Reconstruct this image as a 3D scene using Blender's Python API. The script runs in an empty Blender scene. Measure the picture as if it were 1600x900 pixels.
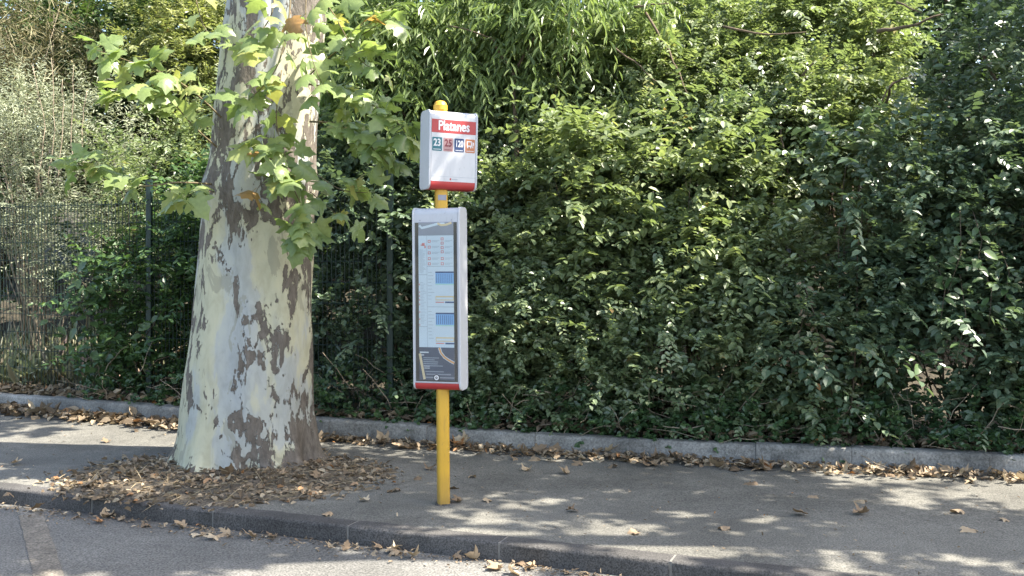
import bpy, math, random
import numpy as np
from mathutils import Vector, Matrix

# ------------------------------------------------------------------ camera, sky, sun, exposure
scene = bpy.context.scene
COL = scene.collection
R = math.radians
CAM_H = 1.65                      # eye height above the pavement (z = 0)
F = 1600.0                        # focal length in photo pixels (36 mm on a 36 mm sensor)
HOR = 400.0                       # horizon row in the 1600x900 photo
cd = bpy.data.cameras.new('camera')
cam = bpy.data.objects.new('camera', cd); COL.objects.link(cam)
cam.location = (0, 0, CAM_H); cam.rotation_euler = (R(90), 0, 0)
cd.sensor_width = 36; cd.lens = 36; cd.shift_y = -50 / 1600
cd.clip_start = 0.1; cd.clip_end = 2000
scene.camera = cam

SUN_AZ, SUN_EL = 100.0, 53.0       # azimuth clockwise from +Y (away from camera), elevation
w = bpy.data.worlds.new('World'); scene.world = w; w.use_nodes = True
nt = w.node_tree
sky = nt.nodes.new('ShaderNodeTexSky'); sky.sky_type = 'NISHITA'; sky.sun_disc = False
sky.sun_elevation = R(SUN_EL); sky.sun_rotation = R(SUN_AZ); sky.dust_density = 2.5; sky.ozone_density = 0.6
nt.links.new(sky.outputs[0], nt.nodes['Background'].inputs[0])
nt.nodes['Background'].inputs[1].default_value = 0.15
sd = bpy.data.lights.new('sun', 'SUN'); sd.energy = 5.0; sd.angle = R(0.53); sd.color = (1.0, 0.94, 0.85)
sun = bpy.data.objects.new('sun', sd); COL.objects.link(sun)
SDIR = Vector((math.sin(R(SUN_AZ)) * math.cos(R(SUN_EL)), math.cos(R(SUN_AZ)) * math.cos(R(SUN_EL)), math.sin(R(SUN_EL))))
sun.rotation_euler = SDIR.to_track_quat('Z', 'Y').to_euler()
sun.location = SDIR * 30
vs = scene.view_settings
vs.view_transform = 'Standard'; vs.look = 'None'; vs.gamma = 1.0; vs.use_curve_mapping = False
vs.exposure = 2.0
vs.use_white_balance = True; vs.white_balance_temperature = 6620; vs.white_balance_tint = 10
cy = scene.cycles
cy.max_bounces = 7; cy.diffuse_bounces = 4; cy.glossy_bounces = 3; cy.transmission_bounces = 4; cy.transparent_max_bounces = 6
cy.caustics_reflective = False; cy.caustics_refractive = False
cy.use_denoising = True; cy.use_adaptive_sampling = True; cy.adaptive_threshold = 0.01
cy.sample_clamp_indirect = 8.0

rng = np.random.default_rng(11)
random.seed(5)

# ------------------------------------------------------------------ helpers
def at(u, v, d):
    """world point whose distance along the view axis is d and which the photo shows at (u, v)"""
    return Vector(((u - 800) / F * d, d, CAM_H + (HOR - v) / F * d))

def ground_at(u, v, z=0.0):
    d = F * (CAM_H - z) / (v - HOR)
    return Vector(((u - 800) / F * d, d, z))

def link(o, parent=None):
    COL.objects.link(o)
    if parent is not None: o.parent = parent
    return o

def tag(o, label=None, cat=None, group=None, kind=None):
    if label: o['label'] = label
    if cat: o['category'] = cat
    if group: o['group'] = group
    if kind: o['kind'] = kind
    return o

def empty(name, loc=(0, 0, 0), rz=0.0):
    o = bpy.data.objects.new(name, None); o.location = loc; o.rotation_euler = (0, 0, rz)
    o.empty_display_size = 0.1
    return link(o)

def np_mesh(name, V, polys, mats, smooth=False, rnd=None, midx=None):
    """polys: array (n,k) or list of such arrays; rnd: per-vertex random value"""
    if not isinstance(polys, list): polys = [polys]
    me = bpy.data.meshes.new(name)
    V = np.asarray(V, dtype=np.float32)
    me.vertices.add(len(V)); me.vertices.foreach_set('co', V.ravel())
    idx = np.concatenate([p.ravel() for p in polys]).astype(np.int32)
    tot = np.concatenate([np.full(len(p), p.shape[1]) for p in polys]).astype(np.int32)
    start = np.concatenate([[0], np.cumsum(tot)[:-1]]).astype(np.int32)
    me.loops.add(len(idx)); me.loops.foreach_set('vertex_index', idx)
    me.polygons.add(len(tot)); me.polygons.foreach_set('loop_start', start); me.polygons.foreach_set('loop_total', tot)
    if midx is not None: me.polygons.foreach_set('material_index', np.asarray(midx, dtype=np.int32))
    me.polygons.foreach_set('use_smooth', np.full(len(tot), smooth))
    for m in (mats if isinstance(mats, (list, tuple)) else [mats]): me.materials.append(m)
    if rnd is not None:
        a = me.attributes.new('rnd', 'FLOAT', 'POINT'); a.data.foreach_set('value', np.asarray(rnd, dtype=np.float32))
    me.update(calc_edges=True); me.validate()
    return me

def obj(name, me, parent=None):
    return link(bpy.data.objects.new(name, me), parent)

class MB:
    """collects simple shapes into one mesh"""
    def __init__(s): s.v = []; s.f = []; s.m = []
    def add(s, vs_, fs, mi=0):
        o = len(s.v); s.v += [tuple(v) for v in vs_]; s.f += [tuple(i + o for i in f) for f in fs]; s.m += [mi] * len(fs)
    def box(s, x0, x1, y0, y1, z0, z1, mi=0):
        s.add([(x0, y0, z0), (x1, y0, z0), (x1, y1, z0), (x0, y1, z0), (x0, y0, z1), (x1, y0, z1), (x1, y1, z1), (x0, y1, z1)],
              [(0, 3, 2, 1), (4, 5, 6, 7), (0, 1, 5, 4), (1, 2, 6, 5), (2, 3, 7, 6), (3, 0, 4, 7)], mi)
    def tube(s, pts, rad, n=7, mi=0, cap=True):
        pts = [Vector(p) for p in pts]; k = len(pts)
        if not hasattr(rad, '__len__'): rad = [rad] * k
        ref = None; vs_ = []
        for i, p in enumerate(pts):
            t = (pts[min(i + 1, k - 1)] - pts[max(i - 1, 0)]).normalized()
            if ref is None: ref = t.orthogonal().normalized()
            ref = (ref - t * ref.dot(t)).normalized(); b = t.cross(ref)
            for j in range(n):
                a = 2 * math.pi * j / n
                vs_.append(p + (ref * math.cos(a) + b * math.sin(a)) * rad[i])
        fs = [(i * n + j, i * n + (j + 1) % n, (i + 1) * n + (j + 1) % n, (i + 1) * n + j) for i in range(k - 1) for j in range(n)]
        if cap: fs += [tuple(range(n - 1, -1, -1)), tuple(range((k - 1) * n, k * n))]
        s.add(vs_, fs, mi)
    def extrude(s, prof, h0, h1, fn, mi=0):
        """prof: list of 2D points (counter-clockwise), fn(p, h) -> 3D"""
        n = len(prof)
        vs_ = [fn(p, h0) for p in prof] + [fn(p, h1) for p in prof]
        fs = [(i, (i + 1) % n, n + (i + 1) % n, n + i) for i in range(n)] + [tuple(range(n - 1, -1, -1)), tuple(range(n, 2 * n))]
        s.add(vs_, fs, mi)
    def build(s, name, mats, parent=None, smooth=False, bevel=0.0, autosmooth=None):
        me = bpy.data.meshes.new(name); me.from_pydata(s.v, [], s.f)
        for m in (mats if isinstance(mats, (list, tuple)) else [mats]): me.materials.append(m)
        me.polygons.foreach_set('material_index', s.m)
        me.polygons.foreach_set('use_smooth', [bool(smooth)] * len(s.f)); me.update()
        o = obj(name, me, parent)
        if bevel:
            b = o.modifiers.new('bevel', 'BEVEL'); b.width = bevel; b.segments = 2; b.limit_method = 'ANGLE'; b.angle_limit = R(40)
        if autosmooth:
            me.polygons.foreach_set('use_smooth', [True] * len(s.f))
            me.set_sharp_from_angle(angle=R(autosmooth))
        return o

# ------------------------------------------------------------------ materials
def new_mat(name):
    m = bpy.data.materials.new(name); m.use_nodes = True
    n = m.node_tree; b = n.nodes['Principled BSDF']
    return m, n, b

def node(n, typ, **kw):
    x = n.nodes.new(typ)
    for k, v in kw.items():
        if k.startswith('i_'): x.inputs[k[2:].replace('_', ' ')].default_value = v
        else: setattr(x, k, v)
    return x

def ramp(n, stops, interp='LINEAR'):
    r = n.nodes.new('ShaderNodeValToRGB'); e = r.color_ramp.elements; r.color_ramp.interpolation = interp
    while len(e) < len(stops): e.new(0.5)
    for i, (p, c) in enumerate(stops):
        e[i].position = p; e[i].color = (*c, 1) if len(c) == 3 else c
    return r

def math_n(n, op, a, b=None, clamp=False):
    x = n.nodes.new('ShaderNodeMath'); x.operation = op; x.use_clamp = clamp
    for i, q in enumerate((a, b)):
        if q is None: continue
        if isinstance(q, (int, float)): x.inputs[i].default_value = q
        else: n.links.new(q, x.inputs[i])
    return x.outputs[0]

def mix_c(n, f, a, b, mode='MIX'):
    x = n.nodes.new('ShaderNodeMix'); x.data_type = 'RGBA'; x.blend_type = mode
    for i, q in ((0, f), (6, a), (7, b)):
        if isinstance(q, (int, float)): x.inputs[i].default_value = q
        elif isinstance(q, tuple): x.inputs[i].default_value = (*q, 1)
        else: n.links.new(q, x.inputs[i])
    return x.outputs[2]

def noise(n, vec, scale, detail=3, rough=0.55, dist=0.0):
    x = node(n, 'ShaderNodeTexNoise'); x.inputs['Scale'].default_value = scale; x.inputs['Detail'].default_value = detail
    x.inputs['Roughness'].default_value = rough; x.inputs['Distortion'].default_value = dist
    if vec is not None: n.links.new(vec, x.inputs['Vector'])
    return x.outputs[0]

def plain(name, c, rough=0.5, spec=0.4, var=0.12, nscale=9.0, bump=0.0, metallic=0.0):
    m, n, b = new_mat(name)
    g = node(n, 'ShaderNodeNewGeometry')
    f = noise(n, g.outputs['Position'], nscale, 5, 0.6)
    lo = tuple(x * (1 - var) for x in c); hi = tuple(min(1, x * (1 + var)) for x in c)
    r = ramp(n, [(0.3, lo), (0.7, hi)]); n.links.new(f, r.inputs[0]); n.links.new(r.outputs[0], b.inputs['Base Color'])
    b.inputs['Roughness'].default_value = rough; b.inputs['Specular IOR Level'].default_value = spec; b.inputs['Metallic'].default_value = metallic
    if bump:
        bp = node(n, 'ShaderNodeBump'); bp.inputs['Strength'].default_value = bump; bp.inputs['Distance'].default_value = 0.01
        n.links.new(noise(n, g.outputs['Position'], nscale * 8, 3), bp.inputs['Height']); n.links.new(bp.outputs[0], b.inputs['Normal'])
    return m

def leaf_mat(name, stops, rough=0.4, spec=0.45, trans=0.38, tint=(1.15, 1.2, 0.7), use_object=False):
    m, n, b = new_mat(name)
    if use_object:
        src = node(n, 'ShaderNodeObjectInfo').outputs['Random']
    else:
        a = node(n, 'ShaderNodeAttribute'); a.attribute_name = 'rnd'; src = a.outputs['Fac']
    r = ramp(n, stops); n.links.new(src, r.inputs[0])
    g = node(n, 'ShaderNodeNewGeometry')
    f = noise(n, g.outputs['Position'], 40.0, 2)
    v = math_n(n, 'ADD', math_n(n, 'MULTIPLY', f, 0.5), 0.75)
    c = mix_c(n, 1.0, r.outputs[0], v, 'MULTIPLY')
    n.links.new(c, b.inputs['Base Color'])
    b.inputs['Roughness'].default_value = rough; b.inputs['Specular IOR Level'].default_value = spec
    t = node(n, 'ShaderNodeBsdfTranslucent')
    tc = mix_c(n, 1.0, c, tint, 'MULTIPLY'); n.links.new(tc, t.inputs['Color'])
    mx = node(n, 'ShaderNodeMixShader'); mx.inputs[0].default_value = trans
    n.links.new(b.outputs[0], mx.inputs[1]); n.links.new(t.outputs[0], mx.inputs[2])
    n.links.new(mx.outputs[0], n.nodes['Material Output'].inputs['Surface'])
    return m

def asphalt(name, c0, c1, grit, gscale, stain=0.25, patch=1.2):
    m, n, b = new_mat(name)
    p = node(n, 'ShaderNodeNewGeometry').outputs['Position']
    big = noise(n, p, patch, 5, 0.6)
    r = ramp(n, [(0.3, c0), (0.7, c1)]); n.links.new(big, r.inputs[0])
    fine = noise(n, p, gscale, 2, 0.7)
    gr = ramp(n, [(0.35, (1 - grit,) * 3), (0.5, (1, 1, 1)), (0.68, (1 + grit,) * 3)]); n.links.new(fine, gr.inputs[0])
    c = mix_c(n, 1.0, r.outputs[0], gr.outputs[0], 'MULTIPLY')
    st = noise(n, p, 0.55, 7, 0.7, 0.6)
    sr = ramp(n, [(0.38, (1 - stain,) * 3), (0.56, (1, 1, 1))]); n.links.new(st, sr.inputs[0])
    c = mix_c(n, 1.0, c, sr.outputs[0], 'MULTIPLY')
    wv = noise(n, p, 1.7, 8, 0.75, 1.2)
    wr = ramp(n, [(0.42, (1, 1, 1)), (0.50, (1 - stain * 0.5,) * 3), (0.515, (1, 1, 1))]); n.links.new(wv, wr.inputs[0])
    c = mix_c(n, 1.0, c, wr.outputs[0], 'MULTIPLY')
    vg = node(n, 'ShaderNodeTexVoronoi'); vg.inputs['Scale'].default_value = 2.3; n.links.new(p, vg.inputs['Vector'])
    vr = ramp(n, [(0.035, (0.72,) * 3), (0.05, (1, 1, 1))]); n.links.new(vg.outputs['Distance'], vr.inputs[0])
    c = mix_c(n, 1.0, c, vr.outputs[0], 'MULTIPLY')
    n.links.new(c, b.inputs['Base Color'])
    b.inputs['Roughness'].default_value = 0.85; b.inputs['Specular IOR Level'].default_value = 0.25
    bp = node(n, 'ShaderNodeBump'); bp.inputs['Strength'].default_value = 0.6; bp.inputs['Distance'].default_value = 0.004
    n.links.new(fine, bp.inputs['Height']); n.links.new(bp.outputs[0], b.inputs['Normal'])
    return m

M = {}
M['pavement'] = asphalt('pavement_asphalt', (0.126, 0.122, 0.105), (0.167, 0.161, 0.138), 0.5, 95, 0.3)
M['road'] = asphalt('road_asphalt', (0.113, 0.11, 0.10), (0.152, 0.148, 0.134), 0.5, 80, 0.25)
M['kerb'] = asphalt('kerb_concrete', (0.065, 0.062, 0.057), (0.10, 0.095, 0.088), 0.5, 100, 0.3, 2.5)
M['back_kerb'] = asphalt('back_kerb_concrete', (0.17, 0.165, 0.147), (0.33, 0.318, 0.285), 0.3, 60, 0.5, 3.0)
M['mortar'] = plain('mortar', (0.17, 0.162, 0.145), 0.9, 0.2, 0.2, 30)
M['soil'] = asphalt('soil', (0.035, 0.03, 0.02), (0.07, 0.06, 0.04), 0.6, 45, 0.3, 4.0)
M['mulch'] = asphalt('mulch', (0.075, 0.062, 0.045), (0.15, 0.124, 0.09), 0.6, 60, 0.35, 6.0)
M['ground'] = asphalt('ground', (0.10, 0.10, 0.07), (0.16, 0.15, 0.11), 0.3, 20, 0.2)
M['yellow'] = plain('yellow_paint', (0.5, 0.29, 0.028), 0.42, 0.45, 0.08, 6)
M['alu'] = plain('grey_aluminium_paint', (0.42, 0.435, 0.46), 0.4, 0.5, 0.05, 6)
M['white'] = plain('white_plastic', (0.47, 0.475, 0.485), 0.35, 0.5, 0.04, 5)
M['red'] = plain('red_vinyl', (0.36, 0.035, 0.035), 0.4, 0.45, 0.08, 8)
M['black'] = plain('black_gasket', (0.012, 0.012, 0.014), 0.5, 0.4, 0.1)
M['letter'] = plain('white_lettering', (0.6, 0.6, 0.6), 0.5, 0.3, 0.02)
M['teal'] = plain('teal_vinyl', (0.018, 0.12, 0.145), 0.45, 0.4, 0.05)
M['pink'] = plain('pink_vinyl', (0.36, 0.21, 0.2), 0.45, 0.4, 0.05)
M['maroon'] = plain('maroon_print', (0.16, 0.03, 0.04), 0.5, 0.3, 0.05)
M['navy'] = plain('navy_vinyl', (0.018, 0.042, 0.12), 0.45, 0.4, 0.05)
M['orange'] = plain('orange_vinyl', (0.4, 0.15, 0.065), 0.45, 0.4, 0.05)
M['paper'] = plain('paper', (0.58, 0.63, 0.66), 0.7, 0.2, 0.03)
M['pgrey'] = plain('paper_grey', (0.25, 0.26, 0.30), 0.7, 0.2, 0.06)
M['pline'] = plain('paper_line', (0.33, 0.36, 0.40), 0.7, 0.2, 0.06)
M['pblue'] = plain('paper_blue', (0.2, 0.4, 0.66), 0.7, 0.2, 0.06)
M['pdark'] = plain('paper_dark_blue', (0.04, 0.075, 0.17), 0.7, 0.2, 0.06)
M['pgreen'] = plain('paper_green', (0.4, 0.6, 0.52), 0.7, 0.2, 0.06)
M['pbeige'] = plain('paper_beige', (0.66, 0.5, 0.3), 0.7, 0.2, 0.06)
M['pred'] = plain('paper_red', (0.6, 0.2, 0.18), 0.7, 0.2, 0.06)
M['pnavy'] = plain('paper_navy', (0.07, 0.085, 0.12), 0.7, 0.2, 0.1)
M['porange'] = plain('paper_orange', (0.7, 0.33, 0.12), 0.7, 0.2, 0.06)
M['post'] = plain('dark_green_post', (0.012, 0.03, 0.025), 0.45, 0.4, 0.2)
M['wire'] = plain('dark_green_wire', (0.012, 0.025, 0.02), 0.5, 0.3, 0.2)
M['twig'] = plain('shrub_bark', (0.11, 0.085, 0.06), 0.9, 0.2, 0.4, 25)
M['drytwig'] = plain('dry_twig_bark', (0.27, 0.22, 0.16), 0.9, 0.2, 0.35, 25)
M['shoot'] = plain('plane_shoot_bark', (0.13, 0.105, 0.06), 0.8, 0.2, 0.3, 25)
M['line'] = asphalt('worn_road_paint', (0.135, 0.12, 0.098), (0.175, 0.157, 0.128), 0.45, 80, 0.4, 5)

def dirty(m, z0, col):
    n = m.node_tree; b = n.nodes['Principled BSDF']; src = b.inputs['Base Color'].links[0].from_socket
    p = node(n, 'ShaderNodeNewGeometry').outputs['Position']; sp = node(n, 'ShaderNodeSeparateXYZ'); n.links.new(p, sp.inputs[0])
    mp = node(n, 'ShaderNodeMapping'); mp.inputs['Scale'].default_value = (1, 1, 0.15); n.links.new(p, mp.inputs[0])
    st = noise(n, mp.outputs[0], 55, 5, 0.7, 0.4)                      # run-off streaks and scuffs
    sc_ = noise(n, p, 38, 6, 0.75, 0.8)
    r1 = ramp(n, [(0.55, (0, 0, 0)), (0.72, (0.35,) * 3)]); n.links.new(st, r1.inputs[0])
    r2 = ramp(n, [(0.62, (0, 0, 0)), (0.66, (0.4,) * 3)]); n.links.new(sc_, r2.inputs[0])
    ft = math_n(n, 'MULTIPLY', math_n(n, 'SUBTRACT', z0, sp.outputs[2], True), math_n(n, 'MULTIPLY', st, 5.0), True)
    f = math_n(n, 'MAXIMUM', math_n(n, 'MAXIMUM', r1.outputs[0], r2.outputs[0]), ft)
    n.links.new(mix_c(n, f, src, col), b.inputs['Base Color'])
dirty(M['yellow'], 0.22, (0.13, 0.095, 0.05)); dirty(M['white'], -1.0, (0.26, 0.26, 0.25)); dirty(M['alu'], -1.0, (0.2, 0.2, 0.2))

def glass_mat():
    m, n, b = new_mat('case_glass')
    t = node(n, 'ShaderNodeBsdfTransparent'); t.inputs[0].default_value = (0.93, 0.96, 0.97, 1)
    g = node(n, 'ShaderNodeBsdfGlossy'); g.inputs['Roughness'].default_value = 0.03
    lw = node(n, 'ShaderNodeLayerWeight'); lw.inputs[0].default_value = 0.5
    fac = math_n(n, 'ADD', math_n(n, 'MULTIPLY', math_n(n, 'POWER', lw.outputs['Facing'], 5.0), 0.9), 0.05)
    mx = node(n, 'ShaderNodeMixShader')
    n.links.new(fac, mx.inputs[0]); n.links.new(t.outputs[0], mx.inputs[1]); n.links.new(g.outputs[0], mx.inputs[2])
    n.links.new(mx.outputs[0], n.nodes['Material Output'].inputs['Surface'])
    return m
M['glass'] = glass_mat()

def bark_mat():
    m, n, b = new_mat('plane_bark')
    tc = node(n, 'ShaderNodeTexCoord').outputs['Object']
    sep = node(n, 'ShaderNodeSeparateXYZ'); n.links.new(tc, sep.inputs[0])
    mp = node(n, 'ShaderNodeMapping'); mp.inputs['Scale'].default_value = (1, 1, 0.42); n.links.new(tc, mp.inputs[0])
    v = mp.outputs[0]
    n1 = noise(n, v, 5.2, 10, 0.62, 0.6)              # outer plates
    n2 = noise(n, v, 21.0, 6, 0.62, 0.5)
    n3 = noise(n, v, 2.2, 5, 0.55, 0.3)             # cream versus blue-grey areas
    f = math_n(n, 'ADD', math_n(n, 'MULTIPLY', n1, 0.68), math_n(n, 'MULTIPLY', n2, 0.32))
    # more old bark on the upper trunk, the right flank and at the foot
    zc = ramp(n, [(0.0, (0.10,) * 3), (0.015, (0.03,) * 3), (0.035, (0.0,) * 3), (0.1, (0.0,) * 3), (0.32, (0.0,) * 3), (0.38, (0.03,) * 3), (0.43, (0.10,) * 3), (0.5, (0.07,) * 3), (0.6, (0.02,) * 3), (1.0, (0.02,) * 3)])
    n.links.new(math_n(n, 'MULTIPLY', sep.outputs[2], 0.2), zc.inputs[0])
    xr = ramp(n, [(0.0, (0.03,) * 3), (0.1, (0.0,) * 3), (0.55, (0.0,) * 3), (0.64, (0.01,) * 3), (0.86, (0.02,) * 3), (0.91, (0.05,) * 3), (1, (0.12,) * 3)])
    xl = math_n(n, 'SUBTRACT', sep.outputs[0], math_n(n, 'MULTIPLY', sep.outputs[2], 0.075))
    n.links.new(math_n(n, 'ADD', xl, 0.5), xr.inputs[0])
    f2 = math_n(n, 'ADD', math_n(n, 'ADD', f, zc.outputs[0]), xr.outputs[0])
    mask = ramp(n, [(0.553, (0, 0, 0)), (0.558, (1, 1, 1))]); n.links.new(f2, mask.inputs[0])
    # pale inner bark
    xc = ramp(n, [(0.22, (0.0,) * 3), (0.32, (0.10,) * 3), (0.52, (0.12,) * 3), (0.64, (0.0,) * 3), (1.0, (-0.03,) * 3)])
    n.links.new(math_n(n, 'ADD', xl, 0.5), xc.inputs[0])
    f3 = math_n(n, 'ADD', n3, xc.outputs[0])
    pale = ramp(n, [(0.50, (0.42, 0.405, 0.285)), (0.55, (0.395, 0.39, 0.305)), (0.56, (0.35, 0.36, 0.32)), (0.7, (0.305, 0.325, 0.315))]); n.links.new(f3, pale.inputs[0])
    n4 = noise(n, v, 14, 6, 0.6, 0.5)
    pv = ramp(n, [(0.3, (0.8, 0.8, 0.78)), (0.55, (1, 1, 1)), (0.7, (1.07, 1.06, 1.02))]); n.links.new(n4, pv.inputs[0])
    pc = mix_c(n, 1.0, pale.outputs[0], pv.outputs[0], 'MULTIPLY')
    # grey-green second layer
    n5 = noise(n, v, 6.5, 6, 0.6, 0.6)
    m5 = ramp(n, [(0.60, (0, 0, 0)), (0.615, (1, 1, 1))]); n.links.new(n5, m5.inputs[0])
    pc = mix_c(n, math_n(n, 'MULTIPLY', m5.outputs[0], 0.55), pc, (0.22, 0.215, 0.16))
    n6 = noise(n, v, 26, 5, 0.65)
    brown = ramp(n, [(0.3, (0.08, 0.068, 0.055)), (0.5, (0.125, 0.108, 0.088)), (0.7, (0.17, 0.15, 0.125))]); n.links.new(n6, brown.inputs[0])
    c = mix_c(n, mask.outputs[0], pc, brown.outputs[0])
    # small pits
    vo = node(n, 'ShaderNodeTexVoronoi'); vo.inputs['Scale'].default_value = 9; n.links.new(v, vo.inputs['Vector'])
    pit = ramp(n, [(0.035, (1, 1, 1)), (0.06, (0, 0, 0))]); n.links.new(vo.outputs['Distance'], pit.inputs[0])
    c = mix_c(n, pit.outputs[0], c, (0.09, 0.075, 0.06))
    n.links.new(c, b.inputs['Base Color'])
    b.inputs['Roughness'].default_value = 0.8; b.inputs['Specular IOR Level'].default_value = 0.25
    h = math_n(n, 'ADD', math_n(n, 'MULTIPLY', mask.outputs[0], 1.0), math_n(n, 'MULTIPLY', n6, math_n(n, 'ADD', math_n(n, 'MULTIPLY', mask.outputs[0], 0.8), 0.12)))
    bp = node(n, 'ShaderNodeBump'); bp.inputs['Strength'].default_value = 0.9; bp.inputs['Distance'].default_value = 0.02
    n.links.new(h, bp.inputs['Height']); n.links.new(bp.outputs[0], b.inputs['Normal'])
    return m
M['bark'] = bark_mat()

G = lambda k, *c: tuple(x * k for x in c)
M['plane_leaf'] = leaf_mat('plane_leaf', [(0.0, (0.17, 0.235, 0.085)), (0.45, (0.22, 0.29, 0.11)), (0.85, (0.29, 0.35, 0.13)), (0.97, (0.36, 0.36, 0.12)), (0.99, (0.34, 0.2, 0.08))], 0.32, 0.55, 0.5, use_object=True)
M['plane_crown'] = leaf_mat('plane_crown_leaf', [(0.0, (0.07, 0.12, 0.03)), (1.0, (0.15, 0.21, 0.05))], 0.4, 0.45, 0.35)
M['hedge_leaf'] = leaf_mat('hedge_leaf', [(0.0, (0.075, 0.115, 0.058)), (0.3, (0.13, 0.18, 0.09)), (0.6, (0.2, 0.255, 0.125)), (0.9, (0.29, 0.335, 0.18)), (0.985, (0.34, 0.35, 0.17)), (1.0, (0.3, 0.2, 0.07))], 0.36, 0.85, 0.36)
M['light_leaf'] = leaf_mat('robinia_leaf', [(0.0, (0.125, 0.17, 0.08)), (0.6, (0.19, 0.24, 0.11)), (0.95, (0.27, 0.31, 0.145)), (1.0, (0.34, 0.3, 0.1))], 0.42, 0.45, 0.42)
M['lance_leaf'] = leaf_mat('lance_leaf', [(0.0, (0.115, 0.17, 0.065)), (0.6, (0.175, 0.24, 0.09)), (1.0, (0.25, 0.31, 0.115))], 0.36, 0.5, 0.42)
M['dark_leaf'] = leaf_mat('dark_leaf', [(0.0, (0.058, 0.095, 0.055)), (0.6, (0.1, 0.15, 0.085)), (1.0, (0.17, 0.22, 0.125))], 0.36, 0.5, 0.28)
M['laurel_leaf'] = leaf_mat('laurel_leaf', [(0.0, (0.04, 0.085, 0.03)), (0.6, (0.07, 0.13, 0.04)), (1.0, (0.12, 0.19, 0.055))], 0.32, 0.5, 0.3)
M['laurel_big'] = leaf_mat('laurel_big_leaf', [(0.0, (0.05, 0.09, 0.035)), (0.6, (0.08, 0.135, 0.05)), (1.0, (0.12, 0.18, 0.065))], 0.32, 0.5, 0.3, use_object=True)
M['yellow_leaf'] = leaf_mat('yellow_green_leaf', [(0.0, (0.15, 0.18, 0.075)), (0.6, (0.24, 0.265, 0.105)), (0.96, (0.34, 0.35, 0.14)), (1.0, (0.36, 0.17, 0.07))], 0.42, 0.45, 0.42)
M['grey_leaf'] = leaf_mat('grey_green_leaf', [(0.0, (0.19, 0.215, 0.14)), (0.6, (0.29, 0.32, 0.215)), (1.0, (0.4, 0.42, 0.30))], 0.55, 0.35, 0.25, (1.1, 1.1, 0.8))
M['straw_leaf'] = leaf_mat('straw_twig', [(0.0, (0.09, 0.09, 0.045)), (0.6, (0.17, 0.165, 0.08)), (1.0, (0.29, 0.26, 0.15))], 0.6, 0.3, 0.2, (1.1, 1.0, 0.8))
M['ivy_leaf'] = leaf_mat('ivy_leaf', [(0.0, (0.03, 0.065, 0.025)), (0.6, (0.055, 0.105, 0.04)), (1.0, (0.1, 0.165, 0.06))], 0.34, 0.5, 0.25)
M['far_leaf'] = leaf_mat('far_leaf', [(0.0, (0.04, 0.075, 0.025)), (0.6, (0.07, 0.115, 0.035)), (1.0, (0.12, 0.17, 0.05))], 0.45, 0.4, 0.35)
M['dead_leaf'] = leaf_mat('dead_leaf', [(0.0, (0.09, 0.068, 0.045)), (0.4, (0.17, 0.128, 0.083)), (0.8, (0.29, 0.228, 0.152)), (0.95, (0.4, 0.335, 0.235)), (1.0, (0.3, 0.14, 0.05))], 0.75, 0.25, 0.15, (1.1, 1.0, 0.8))
M['dead_leaf_one'] = leaf_mat('dead_leaf_single', [(0.0, (0.15, 0.105, 0.065)), (0.4, (0.26, 0.19, 0.12)), (0.8, (0.38, 0.295, 0.19)), (0.93, (0.48, 0.4, 0.28)), (1.0, (0.34, 0.16, 0.06))], 0.75, 0.25, 0.15, (1.1, 1.0, 0.8), use_object=True)
M['grass'] = leaf_mat('pale_grass', [(0.0, (0.17, 0.2, 0.1)), (0.5, (0.29, 0.3, 0.18)), (0.85, (0.4, 0.37, 0.26)), (1.0, (0.43, 0.29, 0.23))], 0.6, 0.3, 0.3, (1.1, 1.1, 0.8))
M['straw'] = leaf_mat('dry_straw', [(0.0, (0.2, 0.16, 0.1)), (1.0, (0.42, 0.35, 0.23))], 0.8, 0.2, 0.1, (1.1, 1.0, 0.8))

# ------------------------------------------------------------------ the setting: road, pavement, kerbs, bank
def yf(x): return 5.87 - 0.39 * x                 # front edge of the kerb stones
BX = [-40, -5.5, -1.87, 0.377, 1.8, 3.8, 40]
BY = [25.5, 11.0, 9.33, 8.49, 8.10, 7.60, -0.6]
_bx = np.linspace(-40, 40, 1601); _by = np.interp(_bx, BX, BY)
_k = np.ones(31) / 31; _by = np.convolve(np.pad(_by, 15, mode='edge'), _k, 'valid')
def yb(x): return np.interp(x, _bx, _by)

def sheet(name, x0, x1, y0, y1, z, m, kind='structure'):
    b = MB(); b.add([(x0, y0, z), (x1, y0, z), (x1, y1, z), (x0, y1, z)], [(0, 1, 2, 3)])
    return tag(b.build(name, m), kind=kind)

sheet('ground', -400, 400, -400, 400, -0.135, M['ground'])
xs = np.linspace(-36, 36, 145)
b = MB()
KF = np.array((1, -0.39)) / math.hypot(1, 0.39); KN = np.array((0.39, 1)) / math.hypot(1, 0.39)
fr0 = [(x, yf(x) + 0.02, -0.11) for x in xs]; fr1 = [(x - KN[0] * 13, yf(x) - KN[1] * 13, -0.11) for x in xs]
n_ = len(xs)
b.add(fr1 + fr0, [(i, i + 1, n_ + i + 1, n_ + i) for i in range(n_ - 1)])
tag(b.build('road', M['road']), kind='structure')
b = MB()
p0 = [(x, yf(x) + 0.13, -0.004) for x in xs]; p1 = [(x, float(yb(x)) + 0.03, 0.012) for x in xs]
b.add(p0 + p1, [(i, i + 1, n_ + i + 1, n_ + i) for i in range(n_ - 1)])
tag(b.build('pavement', M['pavement']), kind='structure')

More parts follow.
